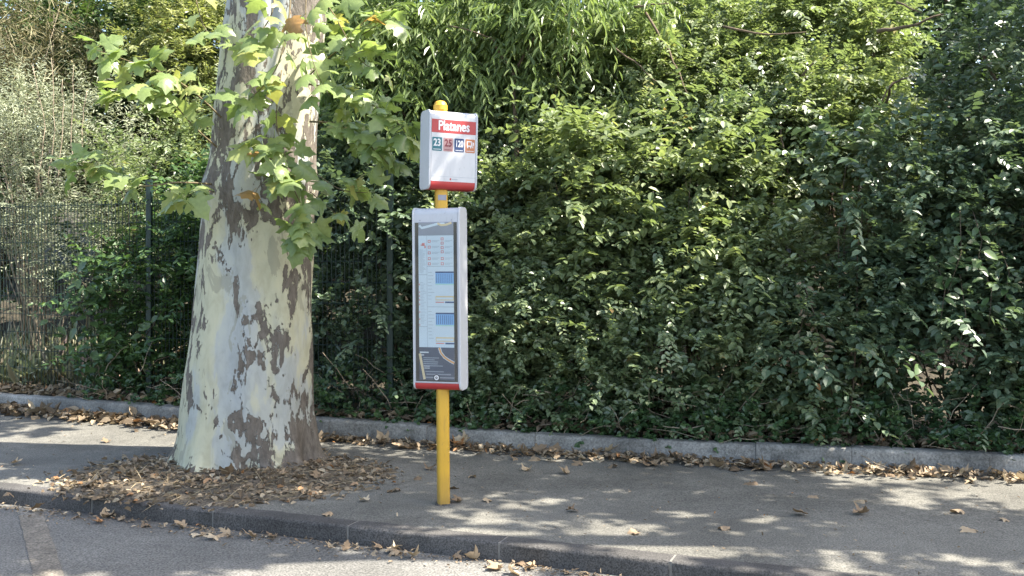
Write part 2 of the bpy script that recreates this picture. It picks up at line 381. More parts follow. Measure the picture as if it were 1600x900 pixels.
# road marking: one leg of the zigzag of the bus bay
g0 = ground_at(48, 803, -0.106); g1 = ground_at(80, 912, -0.106)
dr = (g1 - g0).normalized(); sd_ = Vector((-dr.y, dr.x, 0)) * 0.075
b = MB(); nseg = 30; vs_ = []
for i in range(nseg + 1):
    p = g0 + (g1 - g0) * (i / nseg); j = random.uniform(-0.006, 0.006)
    vs_ += [p - sd_ * (1 + j * 8), p + sd_ * (1 + random.uniform(-0.05, 0.05))]
b.add(vs_, [(2 * i, 2 * i + 2, 2 * i + 3, 2 * i + 1) for i in range(nseg)])
tag(b.build('road_marking', M['line']), kind='structure')

# front kerb: a row of one-metre concrete kerb stones with mortar joints
kroot = empty('front_kerb'); tag(kroot, kind='structure')
ang = math.atan2(-0.39, 1)
def kerb_stone_mesh(name, L, H, W, r, m, seed):
    rs = random.Random(seed)
    prof = [(0, -0.06)] + [(0, H - r)] + [(r * (1 - math.cos(t)), H - r + r * math.sin(t)) for t in (0.4, 0.8, 1.2, 1.571)] + [(W, H), (W, -0.06)]
    b = MB(); ns = 12; vs_ = []; k = len(prof)
    for i in range(ns + 1):
        x = L * i / ns
        for (y, z) in prof:
            j = rs.uniform(-0.003, 0.003) if z > -0.05 else 0
            vs_.append((x, y + j, z + j * 0.7))
    fs = [(i * k + j, i * k + j + 1, (i + 1) * k + j + 1, (i + 1) * k + j) for i in range(ns) for j in range(k - 1)]
    fs += [tuple(range(k)), tuple(reversed(range(ns * k, (ns + 1) * k)))]
    b.add([v for v in vs_], [tuple(reversed(f)) for f in fs])
    me = bpy.data.meshes.new(name); me.from_pydata(b.v, [], b.f); me.materials.append(m)
    me.polygons.foreach_set('use_smooth', [True] * len(b.f)); me.set_sharp_from_angle(angle=R(35)); me.update()
    return me
kms = [kerb_stone_mesh('kerb_stone', 0.985, 0.11, 0.14, 0.022, M['kerb'], s) for s in range(4)]
mort = MB(); mort.box(0, 0.015, 0.004, 0.137, -0.05, 0.107)
mort_me = None
for k in range(-9, 9):
    x = -1.0 + 0.9317 * k
    o = obj('kerb_stone', kms[k % 4], kroot); o.location = (x, yf(x), -0.11); o.rotation_euler = (0, 0, ang)
    if mort_me is None:
        o2 = mort.build('mortar_joint', M['mortar'], kroot); mort_me = o2.data
    else: o2 = obj('mortar_joint', mort_me, kroot)
    x2 = x + 0.985 * KF[0]
    o2.location = (x2, yf(x2), -0.11); o2.rotation_euler = (0, 0, ang)

# back kerb: worn concrete edging along the hedge
broot = empty('back_kerb'); tag(broot, kind='structure')
# walk along the curve
xx = -9.0; ci = 0
bm_ = [kerb_stone_mesh('back_kerb_stone', 1.0, 0.168, 0.13, 0.03, M['back_kerb'], 20 + s) for s in range(5)]
while xx < 7.5:
    L = [1.0, 0.8, 1.0, 0.72, 0.98][ci % 5]
    y0 = float(yb(xx)); s_ = float(yb(xx + 0.5) - yb(xx)) / 0.5; a_ = math.atan(s_)
    o = obj('kerb_stone', bm_[ci % 5], broot)
    o.location = (xx, y0, 0.0 + random.uniform(-0.012, 0.008)); o.scale = (L * 0.996, 1, 1)
    o.rotation_euler = (random.uniform(-0.03, 0.03), 0, a_ + random.uniform(-0.012, 0.012))
    xx += L * math.cos(a_); ci += 1

# verge and bank behind the kerb
nx, ny = 120, 60
gx = np.linspace(-30, 30, nx); gs = np.concatenate([np.linspace(0.1, 4, 25), np.linspace(4.4, 40, ny - 25)])
X, S = np.meshgrid(gx, gs)
def fbm(x, y, sc, seed):
    r_ = np.random.default_rng(seed); o = 0
    for k in range(4):
        a, c = r_.uniform(0.6, 1.4, 2) * sc * 1.9 ** k; p, q, t = r_.uniform(0, 6.28, 3)
        o = o + np.sin(a * x * np.cos(t) + c * y * np.sin(t) + p) * np.cos(c * y * np.cos(t) - a * x * np.sin(t) + q) / 1.6 ** k
    return o
def bank_z(S, X, Y): return 0.11 + np.minimum(np.maximum(S - 3.5, 0) * 0.27, 7.0) + 0.03 * fbm(X, Y, 2.5, 3) * np.minimum(S * 2, 1)
Y = yb(X) + S
Z = bank_z(S, X, Y)
V = np.stack([X, Y, Z], -1).reshape(-1, 3)
i0 = (np.arange(ny - 1)[:, None] * nx + np.arange(nx - 1)[None]).ravel()
tag(obj('verge', np_mesh('verge', V, np.stack([i0, i0 + 1, i0 + nx + 1, i0 + nx], 1), M['soil'], True)), kind='structure')
def ground_z(x, y):
    s = y - float(yb(x))
    if s > 0.1: return float(bank_z(np.array(s), np.array(x), np.array(y)))
    return 0.0 if y > yf(x) else -0.11

# tree pit: mound of soil and litter round the trunk
PIT = (-2.15, 7.66)
def pit_r(t): return (1.16 + 0.1 * math.sin(3 * t + 1) + 0.07 * math.sin(7 * t), 0.86 + 0.05 * math.sin(4 * t) + 0.05 * math.sin(9 * t + 2))
def pit_h(x, y):
    t = math.atan2(y - PIT[1], x - PIT[0]); a, c = pit_r(t)
    q = math.hypot((x - PIT[0]) / a, (y - PIT[1]) / c)
    return max(0, 0.045 * (1 - q * q)) if q < 1 else 0.0
b = MB(); nr, na = 16, 64; vs_ = [(PIT[0], PIT[1], 0.05)]
for i in range(1, nr + 1):
    for j in range(na):
        t = 2 * math.pi * j / na; a, c = pit_r(t); q = i / nr
        vs_.append((PIT[0] + a * q * math.cos(t), PIT[1] + c * q * math.sin(t), 0.045 * (1 - q * q) + (random.uniform(-0.008, 0.012) if i < nr else 0.0)))
fs = [(0, 1 + j, 1 + (j + 1) % na) for j in range(na)]
fs += [(1 + (i - 1) * na + j, 1 + i * na + j, 1 + i * na + (j + 1) % na, 1 + (i - 1) * na + (j + 1) % na) for i in range(1, nr) for j in range(na)]
b.add(vs_, fs); tag(b.build('tree_pit', M['mulch'], smooth=True), kind='structure')

# ------------------------------------------------------------------ leaf clouds
def unit(a): return a / np.maximum(np.linalg.norm(a, axis=-1, keepdims=True), 1e-9)

LT = np.array([(0, 0, 0), (0.40, 0.22, 0.5), (0.42, 0.62, 0.55), (0, 1, 0), (-0.42, 0.62, 0.55), (-0.40, 0.22, 0.5)])  # x: width, y: length, z: fold
LTN = np.array([(0, 0, 0), (0.34, 0.30, 0.5), (0.44, 0.55, 0.55), (0, 1, 0), (-0.44, 0.55, 0.55), (-0.34, 0.30, 0.5)])
def leaf_cloud(P, Yd, Nd, L, W, fold=0.12, droop=0.15, tpl=LT, rnd=None):
    n = len(P); Yd = unit(Yd); Nd = unit(Nd - Yd * np.sum(Nd * Yd, -1, keepdims=True)); Xd = np.cross(Yd, Nd)
    L = np.broadcast_to(L, (n,))[:, None, None]; W = np.broadcast_to(W, (n,))[:, None, None]
    t = tpl[None]
    zz = t[..., 2:3] * fold * W * 2 - droop * L * t[..., 1:2] ** 2
    V = P[:, None] + Xd[:, None] * t[..., 0:1] * W + Yd[:, None] * t[..., 1:2] * L + Nd[:, None] * zz
    o = (np.arange(n) * 6)[:, None]
    Fq = np.concatenate([o + np.array([[0, 1, 2, 3]]), o + np.array([[0, 3, 4, 5]])], 0)
    if rnd is None: rnd = rng.random(n)
    return V.reshape(-1, 3), Fq, np.repeat(rnd, 6)

def rdir(n): return unit(rng.normal(size=(n, 3)))

def sprigs(O, D, k, slen, L, W, flat=0.5, spread=0.9, hang=0.0, up=0.6, jit=0.35, rnd_base=None, tpl=LT, fold=0.12, droop=0.15, lvar=0.3, size=None, front=0.35):
    """each sprig: k leaves set alternately along a twig starting at O in direction D"""
    n = len(O); D = unit(D)
    side = unit(np.cross(D, unit(np.array([0, 0, 1.0]) + 0.4 * rdir(n)))); nrm = unit(np.cross(side, D))
    nrm = np.where(nrm[:, 2:3] < 0, -nrm, nrm)
    t = (np.arange(k) + 0.5) / k
    sgn = np.where(np.arange(k) % 2 == 0, 1.0, -1.0)
    sl = slen * rng.uniform(0.6, 1.3, n)
    P = O[:, None] + D[:, None] * (sl[:, None] * t[None])[..., None]
    P = P + np.array([0, 0, -1.0]) * (hang * sl[:, None] * t[None] ** 2)[..., None]
    Yd = D[:, None] * 0.55 + side[:, None] * (sgn * spread)[None, :, None] + rng.normal(size=(n, k, 3)) * jit + np.array([0, 0, -hang * 1.2])
    Nd = nrm[:, None] * flat + np.array([0.1, -front, up]) + rng.normal(size=(n, k, 3)) * jit
    Lr = L * (1 - 0.35 * np.abs(t - 0.45))[None] * rng.uniform(1 - lvar, 1 + lvar, (n, k))
    if size is not None: Lr = Lr * size[:, None]
    base = rng.random(n) if rnd_base is None else rnd_base
    rv = np.clip(base[:, None] * 0.65 + rng.random((n, k)) * 0.4 - 0.02, 0, 1)
    return leaf_cloud(P.reshape(-1, 3), Yd.reshape(-1, 3), Nd.reshape(-1, 3), Lr.ravel(), (Lr * W / L).ravel(), fold, droop, tpl, rv.ravel())

def join(parts):
    Vs, Fs, Rs, o = [], [], [], 0
    for V, Fq, r in parts:
        Vs.append(V); Fs.append(Fq + o); Rs.append(r); o += len(V)
    return np.concatenate(Vs), np.concatenate(Fs), np.concatenate(Rs)

def lobes_on(ells, n, rr=(0.18, 0.4), front=True, inner=0.3, loose=0.0):
    C, r = [], []
    vol = np.array([e[2] if len(e) > 2 else e[1][0] * e[1][2] for e in ells], dtype=float); vol = vol / vol.sum()
    while len(C) < n:
        e = ells[rng.choice(len(ells), p=vol)]
        d = rdir(1)[0]
        if front and d[1] > 0.3 and rng.random() > 0.25: continue
        q = rng.uniform(0.4, 0.75) if rng.random() < inner else rng.uniform(0.78, 1.02) + 0.22 * max(0, rng.normal()) * loose
        C.append(np.array(e[0]) + np.array(e[1]) * d * q); r.append(rng.uniform(*rr))
    return np.array(C), np.array(r)

def lobe_sprigs(C, r, per, bias_up=0.35):
    n = len(C) * per
    Cc = np.repeat(C, per, 0); rr = np.repeat(r, per)
    d = unit(rdir(n) + np.array([0, -0.25, bias_up]))
    q = rng.uniform(0.25, 1.0, n) ** 0.6
    O = Cc + d * (rr * q)[:, None]
    O[:, 2] = np.maximum(O[:, 2], 0.14)
    D = unit(d * 0.9 + rdir(n) * 0.5 + np.array([0, 0, 0.15]))
    base = np.repeat(rng.random(len(C)), per) * 0.6 + rng.random(n) * 0.4
    return O, D, base

def stems(base, targets, r0=0.03, wob=0.12, n=5, taper=0.2):
    b = MB()
    for t in targets:
        s = Vector(base) + Vector((random.uniform(-0.15, 0.15), random.uniform(-0.1, 0.1), -0.1)); e = Vector(t)
        L = (e - s).length; pts = []
        side = Vector((random.uniform(-1, 1), random.uniform(-1, 1), 0)) * wob * L
        for i in range(n + 1):
            k = i / n
            p = s.lerp(e, k) + side * math.sin(math.pi * k) * 0.7 + Vector((0, 0, 0.18 * L * math.sin(math.pi * k) * 0.6))
            pts.append(p + Vector([random.uniform(-1, 1) * 0.02 * L * (k > 0) for _ in range(3)]))
        rr = r0 * random.uniform(0.6, 1.2)
        b.tube(pts, [rr * (1 - (1 - taper) * i / n) for i in range(n + 1)], 6)
    return b

def shrub(name, label, cat, base, ells, nl, per, k, slen, L, W, m, group=None, rr=(0.18, 0.4), nst=9, r0=0.022, stem_mat='twig', inner=0.3, leafname='foliage', bias_up=0.35, arch=1.2, **kw):
    root = empty(name, base); tag(root, label, cat, group)
    C, r = lobes_on(ells, nl, rr, inner=inner, loose=0.6)
    C[:, 1] = np.maximum(C[:, 1], yb(C[:, 0]) + np.where(C[:, 2] < 1.0, 0.3, 0.18))
    C[:, 2] = np.maximum(C[:, 2], 0.36)
    O, D, bs = lobe_sprigs(C, r, per, bias_up)
    sz = np.repeat(rng.uniform(0.72, 1.3, len(C)), per)
    parts_ = [sprigs(O, D, k, slen, L, W, rnd_base=bs, size=sz, **kw)]
    # long arching shoots standing out of the clumps
    ns = max(10, int(len(C) * arch)); ci_ = rng.choice(len(C), ns)
    d = unit(rdir(ns) * 0.8 + np.array([0, -0.6, 0.7])); kw2 = dict(kw); kw2['hang'] = kw.get('hang', 0) + 0.3; kw2['jit'] = 0.25; kw2['flat'] = 0.9
    parts_.append(sprigs(C[ci_] + d * (r[ci_] * 0.8)[:, None], d, k * 2, slen * 2.6, L * 1.1, W * 1.1, rnd_base=rng.random(ns), **kw2))
    V, Fq, rv = join(parts_)
    V = V - np.array(base)
    o = obj(leafname, np_mesh(leafname, V, Fq, M[m], False, rv), root); o['kind'] = 'stuff'
    tg = C[rng.choice(len(C), min(nst, len(C)), replace=False)] - np.array(base)
    stems((0, 0, 0), tg, r0).build('stem', M[stem_mat], root, smooth=True)
    return root

# --- hedge along the back kerb
HG = 'shrubs of the roadside hedge'
def P3(x, y, z): return (x, y, z)
def E(x, s_, z, rx, ry, rz): return ((x, float(yb(x)) + s_, z), (rx, ry, rz))
def B(x, s_): return (x, float(yb(x)) + s_, 0.1)
LEAF = dict(up=0.45, jit=0.4, flat=0.4)
CL = dict(rr=(0.10, 0.34), inner=0.3, arch=2.4, nst=26, r0=0.013)
shrub('hedge_shrub', 'dense small-leaved dark green shrub directly right of the bus stop panel', 'shrub', B(0.3, 0.9),
      [E(0.2, 0.65, 0.8, 0.75, 0.45, 0.85), E(0.1, 1.05, 1.7, 0.75, 0.5, 0.7), E(0.0, 1.7, 2.5, 0.8, 0.55, 0.6)], 92, 36, 10, 0.19, 0.053, 0.04, 'hedge_leaf', HG, **LEAF, **CL)
shrub('hedge_shrub', 'broad small-leaved green shrub in the middle of the hedge, sunlit at mid height', 'shrub', B(1.35, 0.9),
      [E(1.25, 0.65, 0.75, 0.75, 0.45, 0.8), E(1.1, 1.05, 1.55, 0.75, 0.5, 0.7), E(1.2, 1.7, 2.4, 0.85, 0.55, 0.65)], 98, 36, 10, 0.19, 0.052, 0.039, 'hedge_leaf', HG, **LEAF, **CL)
shrub('hedge_shrub', 'leafy shrub with a dead brown spray, in the right half of the hedge', 'shrub', B(2.4, 0.9),
      [E(2.35, 0.7, 0.75, 0.75, 0.45, 0.8), E(2.3, 1.1, 1.55, 0.75, 0.5, 0.65), E(2.3, 1.7, 2.3, 0.8, 0.55, 0.65)], 92, 36, 10, 0.19, 0.053, 0.04, 'hedge_leaf', HG, **LEAF, **CL)
shrub('hedge_shrub', 'dark shrub with light showing through it at the right end of the hedge', 'shrub', B(3.7, 0.9),
      [E(3.4, 0.7, 0.8, 0.7, 0.4, 0.85), E(3.5, 0.9, 1.8, 0.75, 0.5, 0.8), E(4.4, 0.8, 1.2, 0.7, 0.5, 1.2)], 112, 24, 9, 0.2, 0.066, 0.048, 'dark_leaf', HG, **LEAF, **CL)
shrub('hedge_shrub', 'shaded dark shrub between the plane trunk and the bus stop panel', 'shrub', (-1.0, 10.1, 0.1),
      [((-1.0, 10.0, 1.1), (0.85, 0.6, 1.15)), ((-0.45, 9.85, 1.0), (0.5, 0.6, 1.0)), ((-1.1, 10.4, 2.2), (0.9, 0.6, 0.8))], 130, 22, 9, 0.2, 0.066, 0.048, 'dark_leaf', HG, **LEAF)
shrub('hedge_shrub', 'shaded dark shrub hidden mostly behind the plane trunk', 'shrub', (-2.4, 10.9, 0.1),
      [((-2.4, 10.9, 1.3), (0.9, 0.6, 1.4))], 60, 22, 9, 0.2, 0.066, 0.048, 'dark_leaf', HG, **LEAF)

shrub('bramble', 'pale arching bramble sprays over the hedge just right of the name sign', 'shrub', B(0.55, 0.8),
      [E(0.5, 0.85, 2.3, 0.7, 0.4, 0.6), E(0.9, 0.75, 1.5, 0.5, 0.3, 0.5)], 26, 12, 9, 0.3, 0.085, 0.058, 'light_leaf', HG, rr=(0.12, 0.3), nst=12, r0=0.008, flat=0.8, jit=0.3, hang=0.2, arch=1.5)
shrub('bramble', 'pale arching bramble sprays hanging in the sunlit centre of the hedge', 'shrub', B(1.7, 0.8),
      [E(1.65, 0.9, 2.1, 0.7, 0.4, 0.7), E(2.1, 0.75, 1.3, 0.5, 0.3, 0.5)], 28, 12, 9, 0.3, 0.085, 0.06, 'light_leaf', HG, rr=(0.12, 0.3), nst=12, r0=0.008, flat=0.8, jit=0.3, hang=0.2, arch=1.5)
shrub('bramble', 'bramble with larger dark leaves low in the hedge below the dead spray', 'shrub', B(2.6, 0.5),
      [E(2.7, 0.5, 0.9, 0.7, 0.25, 0.5), E(3.2, 0.7, 2.1, 0.5, 0.3, 0.5)], 22, 12, 9, 0.28, 0.08, 0.06, 'dark_leaf', HG, rr=(0.12, 0.3), nst=12, r0=0.008, flat=0.8, jit=0.3, hang=0.2, arch=1.5)

# --- upper, sunlit growth behind the hedge
shrub('robinia_shrub', 'yellow-green shrub with feathery leaflets above the middle of the hedge', 'shrub', B(1.9, 2.4),
      [E(1.6, 2.35, 3.15, 0.9, 0.55, 0.6), E(2.3, 2.3, 3.05, 0.8, 0.55, 0.65), E(2.0, 3.1, 3.85, 1.0, 0.6, 0.6), E(0.9, 2.35, 3.0, 0.6, 0.55, 0.55)], 130, 24, 12, 0.28, 0.062, 0.038, 'light_leaf', None, rr=(0.16, 0.4), r0=0.03, flat=1.0, jit=0.25, hang=0.25)
shrub('robinia_shrub', 'bright green arching shrub at the upper right, below the dark tree', 'shrub', B(3.2, 2.0),
      [E(3.0, 2.0, 2.7, 0.75, 0.5, 0.65), E(3.3, 2.9, 3.6, 0.8, 0.55, 0.65)], 90, 24, 12, 0.26, 0.062, 0.04, 'light_leaf', None, rr=(0.16, 0.4), r0=0.03, flat=1.0, jit=0.25, hang=0.25)
shrub('small_tree', 'small tree with narrow drooping leaves behind the bus stop sign', 'tree', (0.1, 11.0, 0.1),
      [((-0.2, 10.7, 3.7), (1.2, 0.6, 0.65)), ((0.5, 10.5, 3.9), (0.8, 0.6, 0.45)), ((-1.1, 10.7, 3.4), (0.7, 0.6, 0.8))], 105, 22, 11, 0.32, 0.12, 0.03, 'lance_leaf', None, rr=(0.18, 0.4),
      nst=12, r0=0.035, leafname='crown', hang=0.75, tpl=LTN, droop=0.3, up=0.3)
shrub('evergreen_tree', 'dark bluish evergreen tree at the right edge', 'tree', (5.0, 9.3, 0.1),
      [((4.35, 8.9, 2.8), (0.65, 0.6, 0.9)), ((5.3, 9.2, 3.9), (0.8, 0.7, 0.8)), ((5.2, 9.0, 2.0), (0.8, 0.7, 1.4)), ((5.6, 8.6, 4.8), (1.0, 0.6, 0.7)), ((6.1, 8.6, 3.6), (0.8, 0.7, 0.9))], 170, 22, 9, 0.22, 0.066, 0.042, 'dark_leaf', None,
      nst=16, r0=0.06, leafname='crown', arch=0.6)

# --- left side, behind the fence
shrub('laurel_shrub', 'shaded broad-leaved laurel growing through the wire fence left of the trunk', 'shrub', (-3.9, 11.2, 0.1),
      [((-3.6, 11.15, 1.0), (0.85, 0.5, 0.95)), ((-3.0, 11.0, 1.7), (0.7, 0.5, 0.9))], 95, 15, 8, 0.22, 0.085, 0.042, 'laurel_leaf', HG)
shrub('olive_shrub', 'small-leaved pale green shrub above the fence left of the trunk', 'shrub', (-4.0, 12.3, 0.1),
      [((-3.9, 12.0, 2.35), (0.9, 0.7, 0.75)), ((-3.1, 12.2, 2.7), (0.7, 0.6, 0.8))], 56, 20, 9, 0.2, 0.055, 0.026, 'light_leaf', None)
shrub('elaeagnus_shrub', 'sunlit yellow-green shrub at the top left beside the trunk', 'shrub', (-4.3, 14.3, 0.1),
      [((-4.3, 14.3, 4.1), (0.9, 0.8, 1.0)), ((-3.5, 14.1, 3.7), (0.8, 0.7, 1.0)), ((-4.9, 14.5, 4.9), (0.8, 0.7, 0.7))], 90, 20, 10, 0.24, 0.07, 0.034, 'yellow_leaf', None, r0=0.04)
# grey-green broom: fine upright twigs
def broom(name, label, base, ells, n, L, m, up):
    root = empty(name, base); tag(root, label, 'shrub')
    e = [ells[i] for i in rng.choice(len(ells), n)]
    C = np.array([q[0] for q in e]); Rd = np.array([q[1] for q in e])
    O = C + rdir(n) * Rd * (rng.random(n) ** 0.4)[:, None]
    Yd = rdir(n) * 0.6 + np.array([0, 0, up])
    V, Fq, rv = leaf_cloud(O, Yd, rdir(n), L * rng.uniform(0.5, 1.4, n), 0.006 * rng.uniform(0.7, 1.6, n), 0.1, 0.1)
    V2, F2, r2 = leaf_cloud(O + rdir(n) * 0.1, rdir(n) + np.array([0, 0, 0.4]), rdir(n), 0.055 * rng.uniform(0.5, 1.4, n), 0.02, 0.1, 0.1)
    V, Fq, rv = join([(V, Fq, rv), (V2, F2, r2)])
    o = obj('foliage', np_mesh('foliage', V - np.array(base), Fq, M[m], False, rv), root); o['kind'] = 'stuff'
    tg = O[rng.choice(n, 24, replace=False)] - np.array(base)
    stems((0, 0, 0), tg, 0.014, 0.08).build('stem', M['drytwig'], root, smooth=True)
shrub('broom_shrub', 'pale grey-green wispy shrub behind the fence at the left edge', 'shrub', (-5.9, 12.9, 0.2),
      [((-6.1, 12.9, 2.3), (0.9, 0.5, 0.8)), ((-5.4, 13.0, 2.7), (0.7, 0.5, 0.7)), ((-6.6, 13.1, 3.0), (0.8, 0.5, 0.7)), ((-5.6, 12.8, 1.4), (0.6, 0.4, 0.6))], 75, 18, 14, 0.42, 0.062, 0.016, 'grey_leaf', None,
      nst=9, r0=0.010, stem_mat='drytwig', bias_up=0.9, flat=0.3, jit=0.4, tpl=LTN, rr=(0.14, 0.36), arch=2.0)
n = 9000
O = np.stack([rng.uniform(-8.5, -3.4, n), rng.uniform(11.7, 15.5, n), np.zeros(n)], 1)
O[:, 2] = [ground_z(a_, c_) for a_, c_ in O[:, :2]]
V, Fq, rv = leaf_cloud(O, rdir(n) * 1.0 + np.array([0, 0, 0.8]), rdir(n), rng.uniform(0.2, 0.6, n), 0.014, 0.1, 0.5)
tag(obj('dry_grass', np_mesh('dry_grass', V, Fq, M['grass'], False, rv)), 'tall pale dry grass behind the wire fence', 'grass', kind='stuff')
broom('dry_shrub', 'straw-coloured twiggy dry shrub in the top left corner', (-6.6, 14.2, 0.4),
      [((-6.6, 14.2, 4.4), (1.0, 0.7, 1.0)), ((-7.4, 14.0, 4.2), (0.9, 0.7, 1.1))], 2600, 0.3, 'straw_leaf', 0.1)

# --- background trees up the bank
def far_tree(label, x, y, h, rx, rz, n, L, m='far_leaf'):
    z0 = ground_z(x, y)
    root = empty('background_tree', (x, y, z0)); tag(root, label, 'tree', 'trees up the bank behind the hedge')
    ells = [((0, 0, h - rz), (rx, rx * 0.8, rz)), ((-0.5 * rx, -0.3 * rx, h - 1.6 * rz), (rx * 0.7, rx * 0.7, rz * 0.8)), ((0.5 * rx, -0.2 * rx, h - 1.5 * rz), (rx * 0.7, rx * 0.7, rz * 0.9)), ((0, -0.2, max(0.9, h - 2.6 * rz)), (rx * 0.8, rx * 0.6, max(0.8, rz * 0.9)))]
    C, r = lobes_on(ells, n, (0.3, 0.65)); C[:, 2] = np.maximum(C[:, 2], 0.2)
    O, D, bs = lobe_sprigs(C, r, 17)
    V, Fq, rv = sprigs(O, D, 8, 0.38, L, L * 0.55, rnd_base=bs)
    o = obj('crown', np_mesh('crown', V, Fq, M[m], False, rv), root); o['kind'] = 'stuff'
    b = stems((0, 0, 0), C[rng.choice(len(C), 7, replace=False)], 0.09, 0.05, taper=0.15)
    b.build('trunk', M['twig'], root, smooth=True)
for (label, x, y, h, rx, rz, n, mt) in [
    ('dark leafy tree far behind the pale shrub at the left edge', -8.8, 17.0, 6.2, 1.7, 1.6, 70, 'far_leaf'),
    ('dark leafy tree in the gap left of the yellow-green shrub', -6.2, 16.2, 6.4, 1.6, 1.7, 80, 'far_leaf'),
    ('dark tree behind the yellow-green shrub near the trunk', -3.6, 16.0, 6.6, 1.7, 1.7, 80, 'far_leaf'),
    ('dark tree directly behind the plane trunk', -1.2, 14.8, 6.2, 1.6, 1.7, 80, 'far_leaf'),
    ('dark tree behind the tree with drooping leaves', 1.0, 14.2, 6.0, 1.6, 1.7, 80, 'dark_leaf'),
    ('dark tree in the gap above the middle of the hedge', 3.0, 14.0, 6.0, 1.6, 1.7, 80, 'dark_leaf'),
    ('dark tree in the gap beside the evergreen at the upper right', 5.2, 13.6, 5.8, 1.6, 1.7, 80, 'dark_leaf'),
    ('dark tree far right behind the evergreen', 7.6, 13.2, 5.8, 1.6, 1.7, 60, 'dark_leaf'),
    ('distant tree closing the gap above the pale shrub at the left edge', -10.0, 20.5, 8.0, 2.2, 2.2, 60, 'far_leaf'),
    ('distant tree at the top behind the yellow-green shrub', -5.6, 20.0, 8.2, 2.2, 2.2, 60, 'far_leaf'),
    ('distant tree at the top behind the plane leaves', -1.8, 19.0, 8.0, 2.2, 2.2, 60, 'far_leaf'),
    ('distant low tree filling the gap between the pale shrub and the trunk', -7.4, 23.0, 6.0, 2.4, 2.0, 50, 'far_leaf'),
    ('distant low tree just left of the trunk, far up the bank', -4.0, 23.5, 6.0, 2.4, 2.0, 50, 'far_leaf'),
    ('distant low tree behind the evergreen, far up the bank', 10.2, 19.5, 6.5, 2.4, 2.2, 50, 'far_leaf'),
    ('distant tree at the top centre behind the drooping leaves', 2.2, 18.2, 7.8, 2.2, 2.2, 60, 'far_leaf'),
    ('distant tree at the top behind the feathery shrubs', 6.2, 17.4, 7.6, 2.2, 2.2, 60, 'far_leaf'),
    ('distant tree in the top right corner behind the evergreen', 9.6, 16.6, 7.4, 2.2, 2.2, 60, 'far_leaf')]:
    far_tree(label, x, y, h - ground_z(x, y) * 0.5, rx, rz, int(n * 1.25), 0.13 if y < 17.2 else 0.19, mt)

# --- ivy and weeds at the foot of the hedge
n = 2100
x_ = rng.uniform(-4.6, 5.2, n); s_ = 0.10 + rng.random(n) ** 1.5 * 0.85
ok = (x_ > -0.6) | (rng.random(n) < 0.45); x_, s_ = x_[ok], s_[ok]; n = len(x_)
O = np.stack([x_, yb(x_) + s_, 0.15 + rng.random(n) ** 2 * 0.5 * np.minimum(1, s_ * 3 + 0.2)], 1)
V, Fq, rv = sprigs(O, unit(rdir(n) + np.array([0, -0.5, 0.3])), 8, 0.16, 0.05, 0.043, up=0.3)
tag(obj('ivy', np_mesh('ivy', V, Fq, M['ivy_leaf'], False, rv)), 'dark ivy and weeds creeping over the hedge kerb', 'ivy', kind='stuff')

# --- bare branches that show in the upper growth
def branches(owner, lines, m='twig'):
    bs_ = Vector(owner.location)
    for ln in lines:
        P = [at(*q[:3]) - bs_ for q in ln[0]]; Q = []
        for i in range(len(P) - 1):
            for k in range(4): Q.append(P[i].lerp(P[i + 1], k / 4) + Vector([random.uniform(-1, 1) * 0.012 for _ in range(3)]))
        Q.append(P[-1]); bb = MB(); bb.tube(Q, [ln[1] * (1 - 0.6 * i / (len(Q) - 1)) for i in range(len(Q))], 6); bb.build('branch', M[m], owner, smooth=True)
ob = bpy.data.objects
branches(ob['robinia_shrub'], [([(1205, 190, 9.7), (1235, 140, 9.5), (1275, 95, 9.3)], 0.022), ([(1010, 20, 9.9), (1045, 80, 9.6), (1075, 150, 9.4)], 0.014), ([(1235, 290, 9.2), (1222, 210, 9.2), (1210, 170, 9.3)], 0.012), ([(1130, 40, 9.6), (1200, 55, 9.4), (1260, 50, 9.3)], 0.012)])
branches(ob['robinia_shrub.001'], [([(1370, 50, 9.4), (1420, 42, 9.2), (1475, 22, 9.1)], 0.02), ([(1380, 165, 9.3), (1395, 130, 9.0), (1440, 112, 8.9)], 0.014), ([(1395, 130, 9.0), (1370, 170, 8.9)], 0.01), ([(1470, 130, 8.9), (1488, 105, 8.8)], 0.012), ([(1400, 5, 9.4), (1440, 20, 9.2)], 0.012)])
branches(ob['small_tree'], [([(806, 330, 9.6), (808, 240, 9.7), (802, 130, 10.0), (800, 110, 10.0)], 0.03), ([(802, 120, 10.0), (835, 60, 9.9), (890, 20, 9.8)], 0.016), ([(800, 115, 10.0), (770, 60, 9.9), (700, 40, 9.8)], 0.014), ([(960, 75, 9.7), (1000, 105, 9.6), (1030, 130, 9.5)], 0.01), ([(990, 10, 9.8), (1045, 5, 9.6)], 0.012)])
branches(ob['broom_shrub'], [([(60 + 18 * k + random.uniform(-8, 8), 290, 12.4), (70 + 14 * k, 200, 12.4), (40 + 22 * k + random.uniform(-20, 20), 110 + random.uniform(-30, 30), 12.4)], 0.008) for k in range(5)], 'drytwig')

# --- dry brushwood at the foot of the hedge
bb = MB()
for i in range(230):
    x = random.uniform(-4.5, 4.8); sdist = random.uniform(0.1, 0.6); p = Vector((x, float(yb(x)) + sdist, 0.15 + random.random() ** 2 * 0.35))
    d = Vector((random.uniform(-1, 1), random.uniform(-0.6, 0.3), random.uniform(-0.15, 0.6))).normalized(); L = random.uniform(0.15, 0.6)
    pts = [p + d * L * k / 4 + Vector([random.uniform(-1, 1) * 0.05 * L for _ in range(3)]) for k in range(5)]
    r0 = random.uniform(0.0025, 0.006); bb.tube(pts, [r0 * (1 - 0.15 * k) for k in range(5)], 5)
tag(bb.build('brushwood', M['drytwig'], smooth=True), 'thin dry twigs tangled at the foot of the hedge', 'twigs', kind='stuff')

